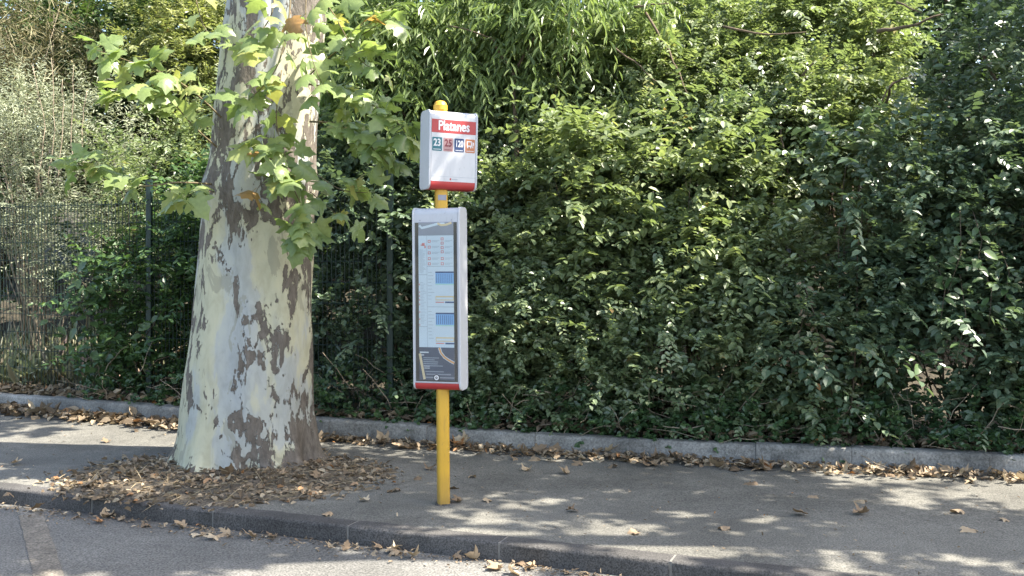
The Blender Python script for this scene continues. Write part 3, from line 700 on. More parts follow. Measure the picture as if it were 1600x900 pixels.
def oval_leaf(name, m, L, W_, seed):
    rs = random.Random(seed); n = 7; vs_ = []
    for i in range(n + 1):
        t = i / n; w_ = W_ / 2 * math.sin(math.pi * min(1, t ** 0.8 * 0.98 + 0.02)) ** 0.8; z = -0.22 * L * t * t
        vs_ += [(-w_, L * t, z + 0.25 * w_), (0, L * t, z), (w_, L * t, z + 0.25 * w_)]
    fs = [f for i in range(n) for f in ((3 * i, 3 * i + 1, 3 * i + 4, 3 * i + 3), (3 * i + 1, 3 * i + 2, 3 * i + 5, 3 * i + 4))]
    me = bpy.data.meshes.new(name); me.from_pydata(vs_, [], fs); me.materials.append(m); me.polygons.foreach_set('use_smooth', [True] * len(fs)); me.update(); return me
OV = [oval_leaf('oval_leaf', M['laurel_big'], 0.12, w_, i) for i, w_ in enumerate((0.055, 0.065, 0.075))]
def leafy(root, pts, n, r0=0.005, s0=0.8, s1=1.2, off=0.05, stemname='shoot', mats=None):
    P = [Vector(q) for q in pts]; bs_ = Vector(root.location)
    bb = MB(); bb.tube([q - bs_ for q in P], [r0 * (1 - 0.6 * k / (len(P) - 1)) for k in range(len(P))], 5); bb.build(stemname, M['twig'], root, smooth=True)
    for i in range(n):
        f = (i + random.random() * 0.6) / n * (len(P) - 1); f = min(f, len(P) - 1.001); j = int(f); p = P[j].lerp(P[j + 1], f - j)
        sx = 1 if i % 2 else -1
        y = Vector((sx * random.uniform(0.3, 1), random.uniform(-0.9, 0.0), random.uniform(-0.9, 0.3))).normalized()
        z = Vector((random.uniform(-0.5, 0.5), random.uniform(-1, -0.1), random.uniform(0.3, 1))); z = (z - y * z.dot(y)).normalized(); x = y.cross(z)
        o = obj('leaf', random.choice(mats or OV), root)
        o.matrix_local = Matrix.Translation(p - bs_ + y * off * random.random()) @ Matrix((x, y, z)).transposed().to_4x4() @ Matrix.Scale(random.uniform(s0, s1), 4)
lau = [o for o in bpy.data.objects if o.name.startswith('laurel_shrub')][0]
for k in range(11):
    u0 = random.uniform(105, 215); v0 = random.uniform(420, 580)
    leafy(lau, [at(u0, v0 + 30, 10.75), at(u0 + random.uniform(-25, 25), v0, 10.6), at(u0 + random.uniform(-45, 45), v0 - 25, 10.45)], 7)
vine = empty('climbing_vine', at(1500, 560, 7.95)); tag(vine, 'climber with larger oval leaves hanging in the right of the hedge', 'vine')
for (u0, v0, u1, v1) in ((1500, 330, 1480, 460), (1530, 400, 1545, 510), (1460, 400, 1470, 500), (1560, 380, 1570, 470), (1500, 430, 1495, 560), (1400, 540, 1440, 570), (1520, 330, 1525, 420)):
    leafy(vine, [at(u0, v0, 7.95), at((u0 + u1) / 2 + 12, (v0 + v1) / 2, 7.8), at(u1, v1, 7.75)], 8, 0.004, 0.65, 1.0)
DV = [oval_leaf('dry_oval_leaf', M['dead_leaf_one'], 0.075, w_, i + 7) for i, w_ in enumerate((0.03, 0.04))]
dead = empty('dead_spray', at(1275, 600, 8.25)); tag(dead, 'dead spray of dry brown leaves hanging in the hedge at right', 'dead branch')
leafy(dead, [at(1255, 440, 8.3), at(1272, 490, 8.15), at(1280, 540, 8.1), at(1272, 590, 8.1)], 40, 0.006, 0.5, 1.1, 0.08, 'twig', DV)
leafy(dead, [at(1262, 460, 8.25), at(1250, 520, 8.15), at(1235, 590, 8.1)], 14, 0.004, 0.5, 1.0, 0.05, 'twig', DV)

# ------------------------------------------------------------------ wire fence
fence = empty('wire_fence', (-3.79, 10.7, 0.1)); tag(fence, 'dark green welded wire fence with slim posts behind the hedge kerb', 'fence')
fl = Vector((-3.79, 10.7, 0.1)); fp = [Vector((-6.6, 12.0, 0.1)), Vector((-3.79, 10.7, 0.1)), Vector((-1.13, 9.5, 0.1)), Vector((1.4, 8.75 + 0.1, 0.1))]
def rounded(w_, h_, r, n=4):
    pts = []
    for cx, cy_, a0 in ((w_ / 2 - r, h_ / 2 - r, 0), (-w_ / 2 + r, h_ / 2 - r, 90), (-w_ / 2 + r, -h_ / 2 + r, 180), (w_ / 2 - r, -h_ / 2 + r, 270)):
        for i in range(n + 1):
            a = R(a0 + 90 * i / n); pts.append((cx + r * math.cos(a), cy_ + r * math.sin(a)))
    return pts
pm = None
for p in fp[:3]:
    if pm is None:
        bb = MB(); bb.extrude(rounded(0.06, 0.06, 0.012), 0, 2.32, lambda q, h: (q[0], q[1], h)); bb.extrude(rounded(0.066, 0.066, 0.012), 2.32, 2.345, lambda q, h: (q[0], q[1], h))
        o = bb.build('post', M['post'], fence, autosmooth=40); pm = o.data
    else: o = obj('post', pm, fence)
    o.location = p - fl
vm = MB(); vm.tube([(0, 0, 0), (0, 0, 2.06)], 0.0042, 5); vwire = None
for a, c in zip(fp[:2], fp[1:3]):
    L = (c - a).length; dirv = (c - a) / L; nw = int((L - 0.1) / 0.05)
    for i in range(nw):
        p = a + dirv * (0.07 + 0.05 * i)
        if vwire is None: o = vm.build('vertical_wire', M['wire'], fence); vwire = o.data
        else: o = obj('vertical_wire', vwire, fence)
        o.location = p - fl + Vector((0, 0, 0.08))
    for i in range(11):
        hb = MB(); z = 0.1 + i * 0.2; q = Vector((dirv.y, -dirv.x, 0)) * 0.006
        hb.tube([a - fl + dirv * 0.04 + q + Vector((0, 0, z)), c - fl - dirv * 0.04 + q + Vector((0, 0, z))], 0.0034, 5)
        hb.build('horizontal_wire', M['wire'], fence)

# ------------------------------------------------------------------ plane tree
tree = empty('plane_tree', (-2.13, 8.2, 0)); tag(tree, 'large plane tree with flaking patchy bark beside the bus stop', 'tree')
prof = [(-0.06, -2.13, 0.62), (0.0, -2.13, 0.585), (0.08, -2.135, 0.55), (0.2, -2.135, 0.53), (0.41, -2.14, 0.512), (0.7, -2.12, 0.497), (1.0, -2.095, 0.478), (1.33, -2.07, 0.455), (1.8, -2.04, 0.435), (2.1, -2.02, 0.425),
        (2.27, -2.01, 0.425), (2.5, -1.985, 0.415), (3.0, -1.935, 0.40), (3.7, -1.86, 0.385), (4.4, -1.79, 0.40), (5.0, -1.73, 0.40)]
pz = np.array([q[0] for q in prof]); px = np.array([q[1] for q in prof]); pr = np.array([q[2] for q in prof])
na, nz = 128, 170
zz = np.linspace(-0.06, 5.0, nz) ; zz = np.concatenate([np.linspace(-0.06, 0.3, 30), np.linspace(0.32, 5.0, nz - 30)])
th = np.linspace(0, 2 * np.pi, na, endpoint=False)
TH, ZZ = np.meshgrid(th, zz)
rad = np.interp(ZZ, pz, pr)
lump = 0.03 * np.sin(3 * TH + 0.6 * ZZ + 1) + 0.018 * np.sin(7 * TH + 1.3 * ZZ + 0.4) * np.sin(2.2 * ZZ + 3 * TH) + 0.014 * np.sin(5 * TH - 0.9 * ZZ) + 0.010 * np.sin(9 * TH + 2.1 * ZZ) + 0.008 * np.sin(4 * ZZ + 2 * TH) + 0.006 * np.sin(9 * ZZ - 3 * TH)
flare = np.exp(-np.maximum(ZZ, 0) / 0.13) * (0.06 * np.sin(6 * TH + 0.5 + np.sin(2 * TH)) + 0.035 * np.sin(13 * TH + 2))
burl = 0.03 * np.exp(-((ZZ - 2.2) / 0.12) ** 2) * (0.6 + 0.4 * np.sin(6 * TH))
seam = -0.07 * np.exp(-((TH - 4.85) / 0.10) ** 2) * np.clip((ZZ - 2.9) / 0.8, 0, 1)
Rr = rad * (1 + lump) + flare + burl + seam
XX = np.interp(ZZ, pz, px) + Rr * np.cos(TH); YY = 8.2 + Rr * np.sin(TH)
V = np.stack([XX + 2.13, YY - 8.2, ZZ], -1).reshape(-1, 3)
ii = (np.arange(nz - 1)[:, None] * na + np.arange(na)[None]); jj = (np.arange(nz - 1)[:, None] * na + (np.arange(na)[None] + 1) % na)
Fq = np.stack([ii.ravel(), jj.ravel(), jj.ravel() + na, ii.ravel() + na], 1)
obj('trunk', np_mesh('trunk', V, Fq, M['bark'], True), tree)
for pts, rr in (([(0.3, 0, 4.7), (-0.9, -0.3, 6.0), (-2.2, -0.8, 7.6), (-3.2, -1.2, 9.2)], [0.3, 0.2, 0.13, 0.06]),
                ([(0.45, 0, 4.7), (1.2, 0.4, 6.0), (2.4, 0.6, 7.6), (3.2, 0.8, 9.0)], [0.3, 0.2, 0.13, 0.06]),
                ([(0.4, 0.1, 4.7), (0.3, 0.9, 6.4), (0.1, 1.6, 8.4), (0.2, 1.9, 10.2)], [0.3, 0.2, 0.13, 0.06])):
    bb = MB(); bb.tube(pts, rr, 14); bb.build('limb', M['bark'], tree, smooth=True)
# crown above the picture (casts the dappled shade)
ells = [((-2.6, -0.8, 8.0), (2.0, 1.8, 1.8), 8), ((4.8, -1.0, 6.2), (0.65, 0.4, 0.4), 12), ((4.4, -2.75, 6.8), (1.3, 0.5, 0.4), 24), ((1.6, 1.0, 7.6), (1.6, 1.2, 1.0), 8), ((0.2, 1.2, 9.2), (2.4, 2.0, 1.8), 10), ((0.5, -1.4, 7.2), (1.5, 1.0, 1.0), 8)]
C, r = lobes_on(ells, 90, (0.2, 0.5), front=False)
O, D, bs = lobe_sprigs(C, r, 11)
V, Fq, rv = sprigs(O, D, 7, 0.45, 0.18, 0.17, rnd_base=bs)
o = obj('crown', np_mesh('crown', V, Fq, M['plane_crown'], False, rv), tree); o['kind'] = 'stuff'

# unseen plane tree added beyond the right edge, crown shaped to shade the pavement
shade_tree = empty('plane_tree', (7.4, 5.0, 0)); tag(shade_tree, 'unseen plane tree added beyond the right edge to shade the pavement', 'tree')
bb = MB(); bb.tube([(0, 0, -0.05), (0, 0, 0.3), (-0.05, 0.05, 2.0), (-0.1, 0.1, 4.2)], [0.55, 0.45, 0.4, 0.33], 20); bb.build('trunk', M['bark'], shade_tree, smooth=True)
for pts in ([(-0.1, 0.1, 4.0), (-1.2, 0.7, 5.0), (-2.6, 1.3, 5.4), (-3.9, 1.8, 5.7)], [(-0.1, 0.1, 4.0), (-0.6, 0.6, 5.0), (-1.2, 0.8, 6.2), (-1.4, 0.9, 7.6)], [(-0.1, 0.1, 4.0), (0.8, -0.4, 5.2), (1.6, -0.8, 6.6), (2.0, -1.0, 8.0)], [(-0.1, 0.1, 4.0), (-1.9, 0.2, 5.6), (-3.4, 0.15, 6.4), (-4.65, -0.1, 6.45)]):
    bb = MB(); bb.tube(pts, [0.2, 0.13, 0.08, 0.03], 10); bb.build('limb', M['bark'], shade_tree, smooth=True)
ells = [((-2.4, 1.95, 5.2), (1.1, 0.5, 0.4), 20), ((-2.2, 1.3, 5.2), (1.0, 0.4, 0.4), 14), ((-1.2, 0.6, 5.3), (1.1, 0.45, 0.45), 18), ((-3.7, 1.95, 5.6), (1.2, 0.6, 0.4), 30), ((-1.1, -0.1, 5.6), (0.8, 0.3, 0.4), 8), ((-4.2, 1.1, 5.8), (0.8, 0.35, 0.3), 13), ((0.2, 0.2, 7.4), (1.8, 1.4, 1.3), 15), ((0.9, -0.8, 6.2), (1.3, 1.2, 0.9), 10)]
C, r = lobes_on(ells, 135, (0.15, 0.4), front=False)
O, D, bs = lobe_sprigs(C, r, 9)
V, Fq, rv = sprigs(O, D, 9, 0.4, 0.12, 0.10, rnd_base=bs)
o = obj('crown', np_mesh('crown', V, Fq, M['plane_crown'], False, rv), shade_tree); o['kind'] = 'stuff'

# palmate leaf outline
HALF = [(0.10, -0.07), (0.24, -0.12), (0.43, -0.07), (0.36, 0.05), (0.42, 0.13), (0.60, 0.24), (0.68, 0.45), (0.48, 0.41), (0.33, 0.40), (0.31, 0.53), (0.36, 0.66), (0.17, 0.80)]
OUT = [(0, 0)] + HALF + [(0, 1.0)] + [(-x, y) for x, y in reversed(HALF)]
def palmate(name, m, size, curl, bend, seed, petiole=0.4, crumple=0.0):
    rs = random.Random(seed); vs_, fs = [], []
    def z(x, y):
        return (-curl * x * x * 1.6 - bend * max(0, y - 0.1) ** 2 + 0.06 * math.cos(x * 9) * abs(x) + crumple * math.sin(5 * x + seed) * math.cos(4 * y + 2 * seed))
    ring = [(0.0, 0.28)] + [(x * 0.55, 0.28 + (y - 0.28) * 0.55) for x, y in OUT]
    for x, y in ring: vs_.append((x, y, z(x, y)))
    for x, y in OUT:
        x2 = x * rs.uniform(0.9, 1.08); y2 = y * rs.uniform(0.94, 1.05)
        vs_.append((x2, y2, z(x2, y2) + rs.uniform(-0.03, 0.03)))
    n = len(OUT)
    fs += [(0, 1 + i, 1 + (i + 1) % n) for i in range(n)]
    fs += [(1 + i, 1 + n + i, 1 + n + (i + 1) % n, 1 + (i + 1) % n) for i in range(n)]
    if petiole:
        o = len(vs_); w_ = 0.013
        for k in range(4):
            y = -petiole * k / 3; zz_ = 0.12 * petiole * (k / 3) ** 2
            vs_ += [(-w_, y, zz_), (w_, y, zz_), (0, y, zz_ - 0.02)]
        for k in range(3):
            q = o + 3 * k
            fs += [(q, q + 1, q + 4, q + 3), (q + 1, q + 2, q + 5, q + 4), (q + 2, q, q + 3, q + 5)]
    me = bpy.data.meshes.new(name); me.from_pydata([(x * size, y * size, zz_ * size) for x, y, zz_ in vs_], [], fs); me.materials.append(m)
    me.polygons.foreach_set('use_smooth', [True] * len(fs)); me.update()
    return me
PL = [palmate('plane_leaf', M['plane_leaf'], 0.165, c, bd, s) for s, (c, bd) in enumerate([(0.25, 0.2), (0.5, 0.35), (0.1, 0.5), (0.7, 0.1), (0.35, 0.6), (-0.15, 0.3)])]

TB = Vector((-2.13, 8.2, 0))
leaf_count = 0
def leaf_at(p, tip, nrm, s):
    global leaf_count
    y = Vector(tip).normalized(); z = Vector(nrm); z = (z - y * z.dot(y)).normalized(); x = y.cross(z)
    o = obj('leaf', random.choice(PL), tree)
    o.matrix_local = Matrix.Translation(Vector(p) - TB) @ Matrix((x, y, z)).transposed().to_4x4() @ Matrix.Scale(s, 4)
    leaf_count += 1
def shoot(pts, r0, n, spread=0.13, smin=0.65, smax=1.15, from_k=0.2):
    P = [at(*q) for q in pts]
    # smooth the control points
    Q = []
    for i in range(len(P) - 1):
        a = P[max(i - 1, 0)]; b_ = P[i]; c = P[i + 1]; d = P[min(i + 2, len(P) - 1)]
        for k in range(5):
            t = k / 5
            Q.append(0.5 * ((2 * b_) + (c - a) * t + (2 * a - 5 * b_ + 4 * c - d) * t * t + (3 * b_ - a - 3 * c + d) * t ** 3))
    Q.append(P[-1])
    bb = MB(); bb.tube([q - TB for q in Q], [r0 * (1 - 0.75 * i / (len(Q) - 1)) for i in range(len(Q))], 6)
    bb.build('shoot', M['shoot'], tree, smooth=True)
    n = int(round(n * 1.33))
    for i in range(n):
        t = from_k + (1 - from_k) * (i + random.random() * 0.8) / n; t = min(t, 0.999)
        f = t * (len(Q) - 1); j = int(f); p = Q[j].lerp(Q[j + 1], f - j); d = (Q[j + 1] - Q[j]).normalized()
        side = d.cross(Vector((0, 0, 1))).normalized() * (1 if i % 2 else -1)
        off = side * random.uniform(0.3, 1) + d * random.uniform(0, 0.6) + Vector((random.uniform(-0.6, 0.6), random.uniform(-0.9, 0.3), random.uniform(-0.3, 0.8)))
        pp = p + off.normalized() * random.uniform(0.4, 1) * spread
        # blades droop outwards; upper sides towards the light with scatter
        tip = off.normalized() * 0.8 + Vector((random.uniform(-0.4, 0.4), random.uniform(-0.5, 0.1), random.uniform(-1.0, 0.0)))
        nrm = Vector((random.uniform(-0.5, 0.6), random.uniform(-0.95, 0.3), random.uniform(0.3, 1.0)))
        leaf_at(pp, tip, nrm, random.uniform(smin, smax))
# left, upper spray
shoot([(352, 190, 7.95), (310, 150, 7.7), (262, 118, 7.5), (200, 95, 7.4), (150, 78, 7.35)], 0.008, 20)
shoot([(345, 235, 7.95), (305, 200, 7.7), (262, 155, 7.5), (215, 150, 7.4), (165, 150, 7.4)], 0.007, 17)
shoot([(300, -30, 7.9), (318, 40, 7.8), (345, 68, 7.7)], 0.006, 5)
# left, lower spray
shoot([(335, 288, 7.9), (280, 285, 7.6), (215, 290, 7.5), (160, 265, 7.45), (118, 262, 7.4)], 0.008, 16, from_k=0.45)
shoot([(338, 300, 7.9), (310, 300, 7.65), (285, 310, 7.5)], 0.005, 6, from_k=0.4)
# in front of the trunk
shoot([(430, -40, 7.6), (425, 20, 7.5), (400, 60, 7.4), (380, 90, 7.35)], 0.007, 8)
shoot([(455, -40, 7.6), (450, 40, 7.45), (430, 110, 7.35), (395, 150, 7.3), (375, 165, 7.3)], 0.008, 15)
shoot([(440, 110, 7.75), (432, 190, 7.6), (450, 260, 7.5), (440, 280, 7.45)], 0.006, 12)
shoot([(430, 255, 7.75), (410, 235, 7.5), (400, 225, 7.45)], 0.005, 6)
shoot([(420, 300, 7.78), (445, 275, 7.6), (470, 320, 7.5), (480, 360, 7.45), (470, 380, 7.45)], 0.007, 17)
# right sprays
shoot([(480, 120, 7.85), (520, 85, 7.7), (565, 55, 7.6), (605, 30, 7.5)], 0.007, 16)
shoot([(490, -20, 7.8), (520, 20, 7.7), (560, 90, 7.6), (590, 110, 7.5)], 0.007, 14)
shoot([(470, 130, 7.8), (530, 140, 7.6), (585, 165, 7.5), (625, 195, 7.4), (640, 225, 7.4)], 0.008, 22)
shoot([(485, 190, 7.85), (530, 195, 7.6), (575, 225, 7.5), (610, 260, 7.4)], 0.008, 18)
shoot([(480, 260, 7.85), (520, 290, 7.65), (550, 300, 7.55), (585, 300, 7.5)], 0.006, 7, from_k=0.3)
shoot([(480, -30, 7.6), (478, 40, 7.45), (492, 105, 7.4), (515, 150, 7.35)], 0.006, 9)
shoot([(410, 330, 7.75), (400, 300, 7.55), (425, 270, 7.45)], 0.004, 4)
shoot([(485, 300, 7.8), (520, 330, 7.6), (545, 350, 7.5)], 0.005, 4)

# ------------------------------------------------------------------ bus stop
BASE = ground_at(693, 787, 0.0)
stop = empty('bus_stop_sign', BASE); tag(stop, 'yellow bus stop pole with a white name sign and a tall timetable case', 'bus stop')
stop.rotation_euler = (0, R(-0.45), 0)
bb = MB(); bb.extrude(rounded(0.08, 0.08, 0.02, 5), -0.03, 2.62, lambda q, h: (q[0], q[1], h))
pole = bb.build('pole', M['yellow'], stop, autosmooth=35); pole.rotation_euler = (0, 0, R(14))
bb = MB(); n = 20
zr = [(2.62, 0.038), (2.621, 0.047), (2.652, 0.047), (2.657, 0.042), (2.668, 0.04), (2.68, 0.028), (2.688, 0.0)]
vs_ = [(r_ * math.cos(2 * math.pi * j / n), r_ * math.sin(2 * math.pi * j / n), z_) for z_, r_ in zr for j in range(n)]
bb.add(vs_, [(i * n + j, i * n + (j + 1) % n, (i + 1) * n + (j + 1) % n, (i + 1) * n + j) for i in range(len(zr) - 1) for j in range(n)])
bb.build('cap', M['yellow'], stop, autosmooth=35)
bb = MB(); bb.extrude(rounded(0.11, 0.11, 0.03, 4), 0.0, 0.005, lambda q, h: (q[0], q[1], h))
bb.build('base_plate', M['kerb'], stop)
bb = MB(); bb.box(-0.028, 0.028, -0.0425, -0.0395, 2.02, 2.055); st = bb.build('sticker', M['pgrey'], stop); st.rotation_euler = (0, 0, R(14))

def case(name, W, D, H, z0, rz, xoff, body_m, rim_m, tilt=0.0):
    """a sign box: rounded-end profile (depth, height) extruded across its width, with proud end cheeks; returns its root; front is at local y = -D/2"""
    p = empty(name, (0, 0, 0)); p.parent = stop; p.location = (0, 0, z0); p.rotation_euler = (0, R(tilt), R(rz))
    bb = MB(); pr_ = rounded(D, H, 0.038, 7)
    bb.extrude([(q[0], q[1]) for q in pr_], xoff - W / 2 + 0.012, xoff + W / 2 - 0.012, lambda q, h: (h, q[0], q[1] + H / 2))
    bb.build('body', body_m, p, autosmooth=35)
    pr2 = rounded(D + 0.01, H + 0.01, 0.042, 7)
    for s in (-1, 1):
        bb = MB(); e = xoff + s * W / 2
        a, c = (e, e + 0.014) if s < 0 else (e - 0.014, e)
        bb.extrude(pr2, a, c, lambda q, h: (h, q[0], q[1] + H / 2))
        bb.build('end_cheek', rim_m, p, autosmooth=35, bevel=0.003)
    return p

def text_obj(name, s, size, m, parent, x, z, y, bold=0.0, sx=1.0):
    cu = bpy.data.curves.new(name, 'FONT'); cu.body = s; cu.size = size; cu.align_x = 'CENTER'; cu.align_y = 'CENTER'
    cu.extrude = 0.0006; cu.offset = bold; cu.resolution_u = 6
    t = bpy.data.objects.new(name, cu); COL.objects.link(t)
    dg = bpy.context.evaluated_depsgraph_get()
    me = bpy.data.meshes.new_from_object(t.evaluated_get(dg)); bpy.data.objects.remove(t)
    me.materials.clear(); me.materials.append(m)
    o = obj(name, me, parent); o.rotation_euler = (R(90), 0, 0); o.location = (x, y, z); o.scale = (sx, 1, 1)
    return o

def plate(name, x0, x1, z0, z1, y, m, parent, r=0.0, th=0.0008):
    bb = MB(); cx, cz = (x0 + x1) / 2, (z0 + z1) / 2
    if r: pr_ = rounded(x1 - x0, z1 - z0, r, 4)
    else: pr_ = [((x1 - x0) / 2, (z1 - z0) / 2), (-(x1 - x0) / 2, (z1 - z0) / 2), (-(x1 - x0) / 2, -(z1 - z0) / 2), ((x1 - x0) / 2, -(z1 - z0) / 2)]
    bb.extrude(pr_, y, y - th, lambda q, h: (q[0] + cx, h, q[1] + cz))
    return bb.build(name, m, parent)

# name sign (faces slightly right of the camera)
W, D, H = 0.345, 0.165, 0.515; XO = 0.05
hs = case('name_sign', W, D, H, 2.092, 25.5, XO, M['white'], M['alu'], 1.6)
hs['label'] = 'white name sign with red bands and four route badges'
yF = -D / 2
def fx(f): return XO - W / 2 + W * f
def fz(f): return H * (1 - f)
plate('face_panel', fx(0.045), fx(0.955), fz(0.905), fz(0.095), yF - 0.0002, M['white'], hs, 0, 0.003)
plate('red_band', fx(0.045), fx(0.955), fz(0.285), fz(0.115), yF - 0.0034, M['red'], hs)
text_obj('lettering', 'Platanes', 0.088, M['letter'], hs, fx(0.5), fz(0.197), yF - 0.0052, 0.0022, 0.78)
# red foot that wraps the lower edge
bb = MB(); pr_ = [q for q in rounded(D + 0.006, H + 0.006, 0.04, 7) if q[1] < -H / 2 + 0.056 ]
prw = [(D / 2 + 0.003, -H / 2 + 0.052), (-(D / 2 + 0.003), -H / 2 + 0.052)] + [q for q in rounded(D + 0.006, H + 0.006, 0.04, 7) if q[1] < -H / 2 + 0.05]
bb.extrude(prw, fx(0.045), fx(0.955), lambda q, h: (h, q[0], q[1] + H / 2)); bb.build('red_foot', M['red'], hs, autosmooth=35)
bw = 0.2 * W; zt, zb = fz(0.345), fz(0.52)
for i, (s, bm2, tm) in enumerate((('23', 'teal', 'letter'), ('25', 'pink', 'maroon'), ('120', 'navy', 'letter'), ('', 'orange', 'letter'))):
    x0 = fx(0.06 + 0.227 * i); x1 = x0 + bw
    plate('route_badge', x0, x1, zb, zt, yF - 0.0034, M[bm2], hs, 0.006)
    if s: text_obj('route_number', s, 0.066 if len(s) < 3 else 0.06, M[tm], hs, (x0 + x1) / 2, zt - 0.037, yF - 0.005, 0.0015, 0.8 if len(s) < 3 else 0.64)
    else:
        bb = MB(); cx = (x0 + x1) / 2; cz = zt - 0.037; y = yF - 0.0044
        def bar(a, c, d, e): bb.box(cx + a, cx + c, y - 0.0006, y, cz + d, cz + e)
        bar(-0.024, 0.012, 0.018, 0.024); bar(-0.024, -0.018, -0.012, 0.0178); bar(0.006, 0.012, -0.012, 0.0178); bar(-0.0178, 0.0058, -0.012, -0.004)
        bar(-0.022, -0.014, -0.022, -0.0122); bar(0.0, 0.008, -0.022, -0.0122); bar(0.017, 0.022, -0.02, 0.02); bar(0.0222, 0.027, -0.004, 0.014)
        bb.build('bus_pictogram', M['letter'], hs)
    bb = MB()
    for k in range(7): bb.box(x0 + 0.009 + 0.0075 * k, x0 + 0.009 + 0.0075 * k + 0.0052, yF - 0.0050, yF - 0.0044, zb + 0.008, zb + 0.0135)
    bb.build('badge_caption', M[tm], hs)
plate('rule', fx(0.05), fx(0.95), fz(0.846), fz(0.842), yF - 0.0034, M['pline'], hs)
plate('operator_mark', fx(0.43), fx(0.46), fz(0.886), fz(0.862), yF - 0.0034, M['red'], hs)
bb = MB()
for k in range(6): bb.box(fx(0.475) + 0.007 * k, fx(0.475) + 0.007 * k + 0.005, yF - 0.0042, yF - 0.0034, fz(0.88), fz(0.868))
bb.build('operator_name', M['pline'], hs)

# timetable case (faces slightly left of the camera)
W, D, H = 0.335, 0.14, 1.2; XO = -0.012
tcs = case('timetable_case', W, D, H, 0.768, -16.5, XO, M['alu'], M['white'])
tcs['label'] = 'tall grey timetable case with glazed poster'
yF = -D / 2
plate('front_frame', fx(0.045), fx(0.955), fz(0.962), fz(0.035), yF - 0.0002, M['alu'], tcs, 0, 0.004)
plate('gasket', fx(0.06), fx(0.94), fz(0.955), fz(0.08), yF - 0.0044, M['black'], tcs)
def qx(f): return fx(0.135 + 0.735 * f)
def qz(v): return H * (608 - v) / 283.0
PY = yF - 0.0056
pm_names = ['paper', 'pgrey', 'pline', 'pblue', 'pdark', 'pgreen', 'pbeige', 'pred', 'pnavy', 'porange', 'letter']
PMI = {k: i for i, k in enumerate(pm_names)}
plate('poster', qx(0), qx(1), qz(593), qz(347), PY, M['paper'], tcs, 0, 0.0006)
def printed(name, rects, lay=1):
    bb = MB()
    for (f0, f1, v0, v1, m) in rects:
        y = PY - 0.0006 - 0.0005 * lay
        bb.add([(qx(f0), y, qz(v1)), (qx(f1), y, qz(v1)), (qx(f1), y, qz(v0)), (qx(f0), y, qz(v0))], [(0, 1, 2, 3)], PMI[m])
    return bb.build(name, [M[k] for k in pm_names], tcs)
def ribbon(name, pts, wd, m, lay):
    bb = MB(); y = PY - 0.0006 - 0.0005 * lay; vs_ = []
    for i, (f, v) in enumerate(pts):
        p = Vector((qx(f), qz(v))); q0 = pts[max(i - 1, 0)]; q1 = pts[min(i + 1, len(pts) - 1)]
        t = Vector((qx(q1[0]) - qx(q0[0]), qz(q1[1]) - qz(q0[1]))).normalized(); nn = Vector((-t.y, t.x)) * wd / 2
        vs_ += [(p.x + nn.x, y, p.y + nn.y), (p.x - nn.x, y, p.y - nn.y)]
    bb.add(vs_, [(2 * i, 2 * i + 1, 2 * i + 3, 2 * i + 2) for i in range(len(pts) - 1)])
    return bb.build(name, M[m], tcs)
printed('poster_header', [(0, 1, 347, 368, 'pgrey')])
ribbon('header_ribbon', [(0.03, 352), (0.1, 356), (0.3, 353.5), (0.55, 350), (0.75, 350)], 0.016, 'paper', 2)
ribbon('header_ribbon', [(0.55, 349), (0.65, 352), (0.8, 351.5), (0.95, 348.5)], 0.014, 'pbeige', 3)
printed('ruled_line', [(0.235, 0.245, 368, 542, 'pline'), (0.245, 1, 415.5, 416.3, 'pline'), (0, 0.235, 428.6, 429.4, 'pline'), (0.245, 1, 478.6, 479.4, 'pline'), (0, 0.235, 509.6, 510.4, 'pline')])
ic = [(0.27, 0.35, v - 2.2, v + 2.2, 'pred') for v in (377, 386, 395, 404, 412)] + [(0.64, 0.72, v - 2.2, v + 2.2, 'pred') for v in (373.5, 380, 387, 393.5, 404, 412)]
printed('poster_icon', ic); printed('poster_icon', [(a + 0.02, c - 0.02, v0 + 1, v1 - 1, 'paper') for a, c, v0, v1, _ in ic], 2)
tl = []
for v in (377, 386, 395, 404, 412): tl += [(0.38, 0.6, v - 1.2, v - 0.6, 'pline'), (0.38, 0.55, v + 0.6, v + 1.2, 'pline'), (0.75, 0.97, v - 1.2, v - 0.6, 'pline'), (0.75, 0.9, v + 0.6, v + 1.2, 'pline')]
for k in range(22): tl.append((0.02, 0.02 + random.uniform(0.1, 0.19), 390 + 1.7 * k, 390.5 + 1.7 * k, 'pline'))
for k in range(28): tl.append((0.05, 0.05 + random.uniform(0.08, 0.16), 441 + 2.35 * k, 441.5 + 2.35 * k, 'pline'))
for k in range(9): tl.append((0.27, 0.27 + random.uniform(0.08, 0.18), 425 + 5.2 * k, 425.7 + 5.2 * k, 'pline'))
for k in range(9): tl.append((0.27, 0.27 + random.uniform(0.08, 0.18), 486 + 5.2 * k, 486.7 + 5.2 * k, 'pline'))
printed('text_lines', tl)
printed('red_marks', [(0.01, 0.035, v, v + 2.6, 'pred') for v in (443, 455, 461, 467, 474, 486, 497, 506)] + [(0.06, 0.12, 382, 383.4, 'pred'), (0.1, 0.18, 379.5, 384, 'pred'), (0.17, 0.21, 383.5, 387.5, 'pred')])
for v0 in (424, 488):
    printed('timetable_block', [(0.48, 1, v0, v0 + 19, 'pblue'), (0.48, 1, v0 + 19, v0 + 21, 'pgreen')])
    printed('timetable_heading', [(0.48, 1, v0, v0 + 2.4, 'pdark')] + [(0.5 + 0.055 * k, 0.513 + 0.055 * k, v0 + 4, v0 + 18, 'pdark') for k in range(9)], 2)
